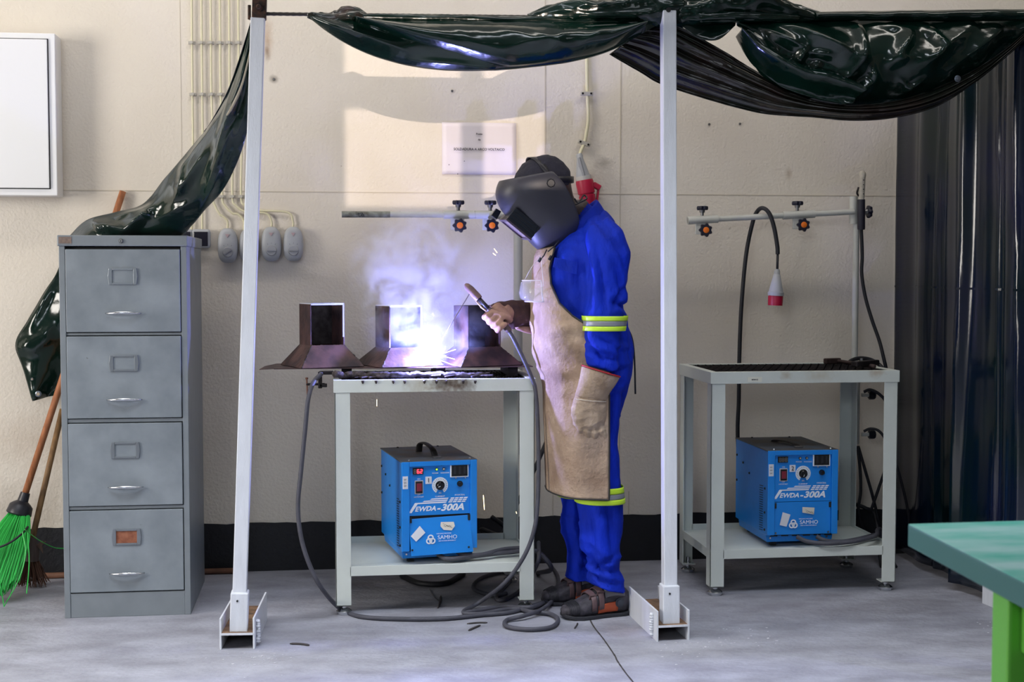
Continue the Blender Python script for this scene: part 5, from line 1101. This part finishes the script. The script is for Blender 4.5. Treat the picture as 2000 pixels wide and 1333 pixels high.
# welding mask
hv = [((1050, 488), (1092, 487), .045), ((1040, 480), (1103, 466), .078), ((1028, 466), (1112, 446), .100), ((1012, 450), (1113, 433), .112), ((994, 432), (1106, 412), .118), ((977, 412), (1096, 390), .120), ((968, 395), (1084, 368), .120), ((965, 382), (1072, 352), .117), ((967, 368), (1063, 344), .112), ((973, 354), (1060, 338), .104)]
rs = []
for i, (f_, b_, hw) in enumerate(hv):
    n = 40; A, B = at(*f_, PY), at(*b_, PY); row = []
    for j in range(n+1):
        a = -PI/2+PI*j/n; x, y = se(a, 2.15)
        p = B+(A-B)*x+Vector((0, hw*y, 0))
        row.append(headturn(p))
    rs.append(row)
mask = obj('welding_mask', MB().rings(rs, closed=False), helm, person, smooth=True, solid=.003, subsurf=1)
def hp(x, y, dy): return headturn(at(x, y, PY+dy))
# lens box
A_, B_, C_, D_ = (997, 406), (1047, 443), (1028, 467), (979, 428)
hwl = .080
lb = MB(); near = [hp(*A_, -hwl), hp(*B_, -hwl), hp(*C_, -hwl), hp(*D_, -hwl)]; far = [hp(*A_, hwl), hp(*B_, hwl), hp(*C_, hwl), hp(*D_, hwl)]
# open frame: four sides
def slab(a, b, th): return [a, b]
lb.add(near+far, [(0, 1, 2, 3), (7, 6, 5, 4), (0, 4, 5, 1), (1, 5, 6, 2), (3, 7, 4, 0), (2, 6, 7, 3)])
bx = obj('lens_box', lb, helm2, mask, bevel=.003)
fr_n = (near[3]-near[0]).normalized(); tdir = (near[2]-near[3]).normalized()
c = (near[3]+near[2]+far[3]+far[2])/4; hl = (near[2]-near[3]).length/2; yd = (far[3]-near[3]).normalized(); hwf = (far[3]-near[3]).length/2
def fq(s, t, o): return c+tdir*(hl*s)+yd*(hwf*t)+fr_n*o
mbf = MB()
for (s0, s1, t0, t1) in ((-1.02, -.84, -1.02, 1.02), (.84, 1.02, -1.02, 1.02), (-.84, .84, -1.02, -.86), (-.84, .84, .86, 1.02)):
    mbf.add([fq(s, t_, o) for o in (0, .006) for s, t_ in ((s0, t0), (s1, t0), (s1, t1), (s0, t1))], [(0, 1, 2, 3), (7, 6, 5, 4), (0, 4, 5, 1), (1, 5, 6, 2), (2, 6, 7, 3), (3, 7, 4, 0)])
obj('lens_frame', mbf, M('lens_frame', '#4a3f4c', .4), mask)
obj('lens', MB().add([fq(-.84, -.86, .002), fq(.84, -.86, .002), fq(.84, .86, .002), fq(-.84, .86, .002)], [(0, 1, 2, 3)]), M('lens_glass', '#a8949c', .15, .3), mask, label='pale reflecting lens glass')
mr_ = MB()
for k_ in (.25, .5, .75):
    mr_.bar(near[0].lerp(near[3], k_)+Vector((0, -.001, 0)), near[1].lerp(near[2], k_)+Vector((0, -.001, 0)), .003, .002)
obj('box_ribs', mr_, M('helmet_rib', '#1e2735', .3), mask)
for x, y in ((999, 414), (1041, 447)): obj('latch', MB().lathe(hp(x, y, -hwl), hp(x, y, -hwl-.005), [(0, .006), (1, .005)], 10), helm2, mask)
obj('side_clip', MB().add([hp(960, 422, .055), hp(970, 408, .055), hp(980, 414, .055), hp(971, 430, .055), hp(960, 422, .075), hp(970, 408, .075), hp(980, 414, .075), hp(971, 430, .075)], [(0, 1, 2, 3), (7, 6, 5, 4), (0, 4, 5, 1), (1, 5, 6, 2), (2, 6, 7, 3), (3, 7, 4, 0)]), helm2, mask, bevel=.002)
kc = hp(1063, 359, -.112); obj('pivot_knob', MB().lathe(kc, kc+Vector((0, -.016, 0)), [(0, .017), (.3, .017), (.35, .014), (1, .012)], 8), blackpl, mask, smooth='auto')
# head band
band = []
for dzb in (-1, 1):
    row = []
    for j in range(41):
        a = 2*PI*j/40; A, B = at(1006, 358, PY), at(1117, 352, PY); x, y = math.cos(a), math.sin(a); row.append(headturn((A+B)/2+(A-B)/2*x*1.02+Vector((0, .090*y, dzb*.011))))
    band.append(row)
obj('head_band', MB().rings(band, closed=False), blackpl, person, smooth=True, solid=.003)
row = [[], []]
for j in range(25):
    a = PI*j/24
    for q in (0, 1):
        A = at(1024 + q*13+ 0, 318, PY); top_ = at(1028+q*14, 309+q*-1, PY); sd = at(1054+q*10, 355, PY)
        p = sd+(top_-sd)*math.sin(a)+Vector((0, -.094*math.cos(a), 0)); row[q].append(headturn(p))
obj('crown_strap', MB().rings(row, closed=False), blackpl, person, smooth=True, solid=.003)
kb = headturn(at(1101, 350, PY)); kb.x += .012
obj('ratchet', MB().lathe(at(1098, 349, PY-.02), at(1108, 351, PY-.02), [(0, .022), (.4, .024), (1, .02)], 10), blackpl, person, smooth='auto')
# apron
def aprow(Fp, Bp, hw, xr, n=64, e=2.6, Yc=PY-.005, back=False):
    A, B = at(*Fp, Yc), at(*Bp, Yc); c_ = (A+B)/2; h = (A-B)/2; out = []
    for j in range(721):
        a = -PI*.98+PI*1.45*j/720     # near side (negative y) through front to far side
        x, y = se(a, e); p = c_+h*x+Vector((0, hw*y, 0))
        # project x to pixel
        q = _Ri @ (p-Vector((0, 0, CH))); px = 1000+FPX*q.x/q.y
        if a < -.1 and px > xr: continue
        out.append(p)
    # resample
    L_ = [interp(out, i/n) for i in range(n+1)]; return L_
ap = [((1052, 487), (1130, 470), .085, 1084), ((1047, 500), (1180, 490), .115, 1080), ((1044, 525), (1222, 515), .150, 1074), ((1042, 555), (1226, 545), .180, 1076), ((1040, 590), (1226, 590), .200, 1092), ((1041, 615), (1226, 610), .205, 1118), ((1042, 630), (1228, 630), .205, 1145), ((1044, 660), (1238, 655), .205, 1190), ((1052, 700), (1242, 695), .208, 1190), ((1064, 732), (1240, 728), .205, 1190), ((1066, 765), (1234, 765), .205, 1190), ((1068, 820), (1232, 820), .205, 1190), ((1069, 880), (1232, 880), .205, 1190), ((1070, 930), (1232, 930), .205, 1190), ((1071, 957), (1232, 960), .205, 1190)]
rows = [aprow(*a) for a in ap]
# smooth the rows down the height
fine = []
for k in range(len(rows)-1):
    for s_ in range(5):
        t_ = s_/5; fine.append([Vector(r) for r in [a.lerp(b, t_) for a, b in zip(rows[k], rows[k+1])]])
fine.append(rows[-1])
cen = at(1140, 700, PY)
for r in fine:
    for i, p in enumerate(r):
        d = Vector((p.x-cen.x, p.y-cen.y, 0)).normalized()
        v = .004*fbm(p, 8)
        if .80 < p.z < 1.0: v += .016*((1-abs(noise.noise(Vector((p.x*4, p.y*4, p.z*9)))))**4-.2)*math.sin(PI*(p.z-.80)/.2)
        if p.z < .86: v += .010*((1-abs(noise.noise(Vector((p.x*7, p.y*7, p.z*1.2)))))**3-.3)
        if .98 < p.z < 1.12: v += .010*((1-abs(noise.noise(Vector((p.x*5+4, p.y*5, p.z*6)))))**4-.2)
        r[i] = p+d*v
apron = obj('apron', MB().rings(fine, closed=False), suede, person, smooth=True, solid=.003)
edge = [r[0] for r in fine]+fine[-1][1:]
obj('edge_binding', MB().tube(edge, .0034, 8), M('binding_dark', '#2c2a28', .7), apron, smooth=True)
for x, y, r, c_, st, s_ in ((1115, 690, .05, '#5b4a40', .7, (.6, 1, 1)), (1106, 655, .03, '#5a4a40', .7, (1, 1, .6)), (1096, 740, .03, '#6a5648', .7, (1, 1, .5)), (1075, 800, .03, '#7a6250', .7, (2, 1, .3)), (1125, 940, .05, '#8d7868', .6, (.5, 1, 1)), (1150, 610, .06, '#7a685a', .5, (1, 1, .6)), (1088, 665, .03, '#6a5a4e', .6, (1, 1, 1)), (1100, 880, .12, '#8a7464', .4, (.6, 1, 1)), (1160, 860, .09, '#9a8c80', .5, (1, 1, 1)), (1085, 780, .06, '#7d6858', .5, (1.5, 1, .5)), (1130, 560, .05, '#857262', .4, (1, 1, 1))):
    mixmask(suede, at(x, y, PY-.2), r, c_, .6, 30, min(1, st*1.25), (s_[0], .25, s_[2]))
# draw strings at the neck
for x0, y0, x1, y1 in ((1068, 488, 1052, 512), (1085, 485, 1072, 508), (1092, 470, 1070, 492)):
    obj('drawstring', MB().tube([at(x0, y0, PY-.12), at((x0+x1)/2+2, (y0+y1)/2, PY-.13), at(x1, y1, PY-.125)], .0022, 6), blackpl, person, smooth=True); 
obj('cord_toggle', MB().tube([at(1057, 504, PY-.126), at(1052, 512, PY-.126)], .005, 8).tube([at(1077, 500, PY-.126), at(1072, 508, PY-.126)], .005, 8), blackpl, person, smooth=True)
obj('neck_cord', MB().tube(spline([at(1122, 388, PY-.075), at(1130, 396, PY-.078), at(1140, 382, PY-.06), at(1146, 388, PY-.07), at(1132, 396, PY-.08), at(1124, 400, PY-.08)], 8), .003, 6), blackpl, person, smooth=True)
obj('apron_tie', MB().tube(spline([at(1222, 636, PY-.03), at(1234, 660, PY-.05), at(1239, 700, PY-.05), at(1241, 770, PY-.05)], 8), .0032, 8), M('tie_black', '#14151c', .7), person, smooth=True)
# chest pocket and hip pocket on the coverall
pk = [at(1083, 503, PY-.19), at(1128, 512, PY-.19), at(1127, 538, PY-.205), at(1080, 522, PY-.20)]
obj('pocket_flap', MB().prism(pk, (0, -.004, 0)), navy, person, bevel=.002)
# hi-vis bands
def bandring(spec, y0, y1, grow=.004, near=True):
    out = []
    for y in [y0+(y1-y0)*k/3 for k in range(4)]:
        for (a, b) in zip(spec, spec[1:]):
            ya, yb_ = (a[0][1]+a[1][1])/2, (b[0][1]+b[1][1])/2
            if ya <= y <= yb_:
                t_ = (y-ya)/(yb_-ya); lerp = lambda p, q: p+(q-p)*t_
                Fp = (lerp(a[0][0], b[0][0])-grow*500, y); Bp = (lerp(a[1][0], b[1][0])+grow*500, y); out.append(pring(Fp, Bp, lerp(a[2], b[2]), lerp(a[3], b[3])+grow+.003, n=48)); break
    return out
def bandset(spec, y0, h1, h2, h3, gr=.003):
    b = obj('reflective_band', MB().rings(bandring(spec, y0+h1, y0+h1+h2, gr), caps=False), silv, person, smooth=True, solid=.001)
    obj('yellow_stripe', MB().rings(bandring(spec, y0, y0+h1, gr+.001), caps=False), yel, b, smooth=True, solid=.001)
    obj('yellow_stripe', MB().rings(bandring(spec, y0+h1+h2, y0+h1+h2+h3, gr+.001), caps=False), yel, b, smooth=True, solid=.001)
bandset(na, 617, 9, 11, 9); bandset(nl, 948, 11, 11, 10); bandset(flg, 946, 6, 9, 8)
# goggles hanging at the chest
gl = M('clear_plastic', '#f4f2f6', .08, alpha=.12, spec=.8); gr_ = M('goggle_rim', '#efe8ec', .2, alpha=.6)
rs = []
for y, f_, r_, hw in ((548, 1020, 1052, .060), (556, 1017, 1052, .072), (572, 1014, 1052, .078), (584, 1017, 1054, .076), (589, 1026, 1056, .068)):
    A, B = at(f_, y, PY-.10), at(r_, y, PY-.10); rs.append([B+(A-B)*math.cos(a)+Vector((0, hw*math.sin(a), 0)) for a in [-PI/2+PI*j/24 for j in range(25)]])
gg = obj('goggles', MB().rings(rs, closed=False), gl, person, smooth=True, solid=.002, label='clear plastic goggles hanging at the chest')
obj('goggle_rim', MB().tube(rs[-1], .0028, 6).tube(rs[0], .0018, 6).tube([r[0] for r in rs], .003, 6), gr_, gg, smooth=True)
obj('goggle_side', MB().prism([at(1035, 566, PY-.178), at(1063, 560, PY-.19), at(1072, 575, PY-.19), at(1062, 589, PY-.188), at(1036, 587, PY-.178)], (0, -.002, 0)), gl, gg)
obj('goggle_strap', MB().tube(spline([at(1018, 553, PY-.11), at(1026, 545, PY-.11), at(1034, 530, PY-.13), at(1044, 515, PY-.14), at(1056, 500, PY-.13)], 6), .0013, 6).tube(spline([at(1062, 560, PY-.19), at(1060, 540, PY-.18), at(1058, 515, PY-.15), at(1060, 500, PY-.12)], 6), .0013, 6), gr_, gg, smooth=True)
# near glove (hanging, fingers curled, thumb forward)
YG = PY-.205
mb = MB()
loft(mb, [((1127, 766), (1186, 776), YG, .036), ((1121, 780), (1184, 784), YG, .034), ((1116, 800), (1184, 802), YG-.003, .030), ((1117, 820), (1182, 822), YG-.003, .028), ((1124, 834), (1178, 837), YG, .022)])
def finger(mb, pts, r, tip=.8, n=12):
    p = spline(pts, 5); m_ = len(p); mb.tube(p, [r*(1-(1-tip)*i/(m_-1)) for i in range(m_)], n); e = p[-1]; d = (p[-1]-p[-2]).normalized(); mb.tube([e-d*.002, e+d*r*tip*.6, e+d*r*tip*.9], [r*tip, r*tip*.75, r*tip*.2], n)
for i, (x, y, r) in enumerate(((1132, 826, .0125), (1145, 833, .0135), (1159, 835, .013), (1173, 830, .0118))):
    finger(mb, [at(x, y, YG-.004), at(x+2, y+13, YG-.006), at(x+5, y+19, YG+.014), at(x+7, y+12, YG+.034), at(x+7, y+2, YG+.040)], r)
finger(mb, [at(1126, 806, YG+.01), at(1124, 826, YG+.02), at(1136, 843, YG+.026), at(1152, 853, YG+.030)], .0125, .75)
finger(mb, [at(1174, 828, YG), at(1178, 842, YG-.004), at(1182, 853, YG+.0)], .0115, .85)
me = remesh(mb, .0042, 3)
displace(me, lambda c, n: .0022*fbm(c, 30)+.003*((1-abs(noise.noise(Vector((c.x*20, c.y*20, c.z*34)))))**3-.3))
g1 = obj('glove', me, suede2, person, label='hanging leather glove with fingers curled')
cuff = MB().rings([pring((1134, 713), (1210, 736), YG, .062, e=2.2), pring((1133, 735), (1200, 753), YG, .056), pring((1130, 755), (1188, 768), YG, .044), pring((1124, 772), (1185, 779), YG, .038), pring((1124, 775), (1184, 781), YG, .034)], caps=False)
obj('cuff', cuff, suede2, g1, smooth=True, solid=.004, subsurf=1)
obj('red_hem', MB().tube(pring((1134, 713), (1210, 736), YG, .063, e=2.2)+[pring((1134, 713), (1210, 736), YG, .063, e=2.2)[0]], .0026, 6), redt, g1, smooth=True)
obj('seam', MB().tube([p+Vector((0, -.002, 0)) for p in pring((1122, 779), (1183, 784), YG, .036, a0=-PI*.95, a1=-.05*PI, n=20)], .0013, 6), M('seam_pale', '#cabfb0', .9), g1, smooth=True)
# far glove round the electrode holder
YH = 4.83
h1_, h2_ = hA+hd*.118, hB; hc = at(968, 622, YH)
mb = MB()
# palm behind the grip, running up into the gauntlet
side = Vector((hd.z, 0, -hd.x)).normalized()
if side.x < 0: side = -side   # points up-right, away from the fingers
gc = hA.lerp(hB, .74)
pb = [gc+side*.020+Vector((0, .030, 0))+hd*q for q in (-.045, -.02, .01, .035)]
mb.tube(spline(pb, 4), [.022]+[.027]*11+[.020], 16)
mb.tube(spline([gc+side*.01+Vector((0, .034, 0)), at(992, 612, YH+.045), at(1010, 612, YH+.07)], 5), [.030, .031, .032, .034, .035, .036, .037, .038, .039, .04, .04], 18)
for i, q in enumerate((-.040, -.018, .004, .024)):
    c_ = gc+hd*q; r = (.0112, .0118, .0115, .0105)[i]
    finger(mb, [c_+side*.010+Vector((0, .034, 0)), c_-side*.016+Vector((0, .030, 0)), c_-side*.030+Vector((0, .004, 0)), c_-side*.020+Vector((0, -.018, 0)), c_+side*.004+Vector((0, -.020, 0))], r)
finger(mb, [gc+hd*.03+side*.028+Vector((0, .02, 0)), gc+hd*.015+side*.028+Vector((0, -.006, 0)), gc-hd*.006+side*.018+Vector((0, -.021, 0)), gc-hd*.03+side*.006+Vector((0, -.022, 0))], .0125, .8)
me = remesh(mb, .0038, 3); displace(me, lambda c, n: .0016*fbm(c, 36)+.0022*((1-abs(noise.noise(Vector((c.x*26, c.y*20, c.z*26)))))**3-.3))
g2 = obj('glove', me, M('glove_cream', '#b8937c', .9, var=.25, vs=30, col2='#8a6a62', bump=.4, bs=80, spec=.1), person, label='leather glove closed round the electrode holder')  # creamy suede of the fingers, apart from the brown gauntlet
mb = MB()
def gaunt(x, yt, yb_, hw, Y, dx=0): return pring((x, yt), (x+dx, yb_), Y, hw)
cuffs = [gaunt(958, 598, 622, .026, YH+.040), gaunt(972, 590, 636, .036, YH+.045, 2), gaunt(990, 588, 641, .045, YH+.055, 2), gaunt(1008, 588, 642, .052, YH+.070, 2), gaunt(1030, 587, 645, .058, YH+.09, 2), gaunt(1055, 586, 652, .062, YH+.11, 2)]
me = remesh(MB().rings(cuffs), .005, 2); displace(me, lambda c, n: .003*fbm(c, 22)+.004*((1-abs(noise.noise(Vector((c.x*22, c.y*8, c.z*10)))))**3-.3)); obj('gauntlet', me, M('gauntlet_brown', '#5d463f', .85, var=.3, vs=20, col2='#43343a', bump=.4, bs=70, spec=.15), g2)
mb = MB(); loft(mb, [((1006, 640), (1010, 645), YH+.03, .02), ((1018, 638), (1024, 650), YH+.04, .03), ((1036, 636), (1040, 654), YH+.07, .035), ((1052, 636), (1055, 654), YH+.09, .035)])
obj('gauntlet_flap', mb, M('glove_cream', '#b8937c', .9), g2, smooth=True)
# shoes
def shoe(toe, heel, Y0, name_label, side_=-1):
    A, B = Vector(toe), Vector(heel); d = (A-B).normalized(); sd = Vector((-d.y, d.x, 0)); 
    if sd.y > 0: sd = -sd
    L_ = (A-B).length; sh = None
    prof = [(0, .026, .060, .012), (.04, .034, .080, .004), (.12, .038, .098, 0), (.25, .038, .105, 0), (.38, .038, .100, 0), (.5, .041, .084, 0), (.62, .046, .070, 0), (.75, .048, .054, 0), (.87, .041, .044, .002), (.95, .030, .034, .006), (1, .014, .022, .010)]
    def row(t_, hw, h, z0, o=0, hs=1, zadd=0):
        c_ = B+d*(L_*t_); out = []
        for j in range(24):
            a = 2*PI*j/24; x, y = se(a, 2.6); out.append(c_+sd*((hw+o)*x)+Vector((0, 0, z0+(h+o)/2*(1+y)*hs+zadd)))
        return out
    sh = obj('shoe', MB().rings([row(*p, zadd=.006) for p in prof]), M('shoe_grey', '#47434c', .7, var=.6, vs=50, col2='#26242b', bump=.5, bs=90), person, smooth=True, label=name_label)
    def sole(t_, hw, h, z0): 
        c_ = B+d*(L_*t_); zt_ = z0*.8+.013; return [c_+sd*((hw+.005)*s_)+Vector((0, 0, z_)) for s_, z_ in ((-1, z0), (1, z0), (1, zt_), (-1, zt_))]
    obj('sole', MB().rings([sole(*p) for p in prof]), M('sole_black', '#23242c', .7, bump=.3, bs=60), sh, bevel=.003)
    def strip(nm, t0, t1_, w0, w1, a0, a1, m, o=.004, n=14, th=.003):
        rows = []
        for k_ in range(9):
            t_ = t0+(t1_-t0)*k_/8
            for (p, q) in zip(prof, prof[1:]):
                if p[0] <= t_ <= q[0]: f = (t_-p[0])/(q[0]-p[0]); hw, h, z0 = [p[i]+(q[i]-p[i])*f for i in (1, 2, 3)]; break
            c_ = B+d*(L_*t_); r_ = []
            for j in range(n+1):
                a = a0+(a1-a0)*j/n+(w0 if k_ == 0 else 0); x, y = se(a, 2.6); r_.append(c_+sd*((hw+o)*x)+Vector((0, 0, .006+z0+(h+o)/2*(1+y))))
            rows.append(r_)
        return obj(nm, MB().rings(rows, closed=False), m, sh, smooth=True, solid=th)
    strip('orange_panel', .22, .52, 0, 0, -.75, -.05, M('shoe_orange', '#b4502c', .6))
    strip('strap', .44, .52, 0, 0, -.35, PI+.2, M('shoe_strap', '#5a4548', .6), .007); strip('strap', .56, .63, 0, 0, -.3, PI+.2, M('shoe_strap', '#5a4548', .6), .007)
    strip('grey_panel', .12, .42, 0, 0, .2, .9, M('shoe_light', '#6c6a70', .6))
    for k_ in range(7): strip('toe_rib', .80+k_*.022, .808+k_*.022, 0, 0, -.4, PI+.4, M('sole_black', '#23242c', .7), .003, th=.002)
    c_ = B+d*(L_*.20)+sd*.044+Vector((0, 0, .050)); obj('dial', MB().lathe(c_-sd*.006, c_+sd*.008, [(0, .017), (.5, .0165), (.55, .012), (.8, .012), (1, .006)], 20), M('dial_dark', '#2f3440', .45), sh, smooth='auto')
    for t_ in (.48, .60):
        c_ = B+d*(L_*t_)+sd*.036+Vector((0, 0, .088 if t_ < .5 else .076)); obj('strap_tab', MB().box(-.013, .013, -.003, .003, -.010, .010, Matrix.Translation(c_) @ Matrix.Rotation(math.atan2(d.y, d.x), 4, 'Z') @ Matrix.Rotation(-.5, 4, 'X')), M('shoe_strap', '#5a4548', .6), sh, bevel=.003)
    return sh
ft = fl(1093, 1203, 0); fh = fl(1214, 1184, 0)
shoe((ft.x, PY-.155, 0), (fh.x, PY-.10, 0), 0, 'near grey shoe with orange panel and dial')
ft2 = fl(1046, 1168, 0); fh2 = fl(1160, 1150, 0)
shoe((ft2.x+.01, PY+.06, 0), (fh2.x, PY+.10, 0), 0, 'far grey shoe with orange panel, mostly behind the near one')
# ---------------------------------------------------------------- lettering becomes plain meshes
fonts = [o for o in C.objects if o.type == 'FONT']
dg = bpy.context.evaluated_depsgraph_get()
for o in fonts:
    me = bpy.data.meshes.new_from_object(o.evaluated_get(dg)); nm = o.name; o.name = 'old'
    n = bpy.data.objects.new(nm, me); C.objects.link(n)
    n.parent = o.parent; n.matrix_parent_inverse = o.matrix_parent_inverse.copy(); n.matrix_basis = o.matrix_basis.copy()
    bpy.data.objects.remove(o)
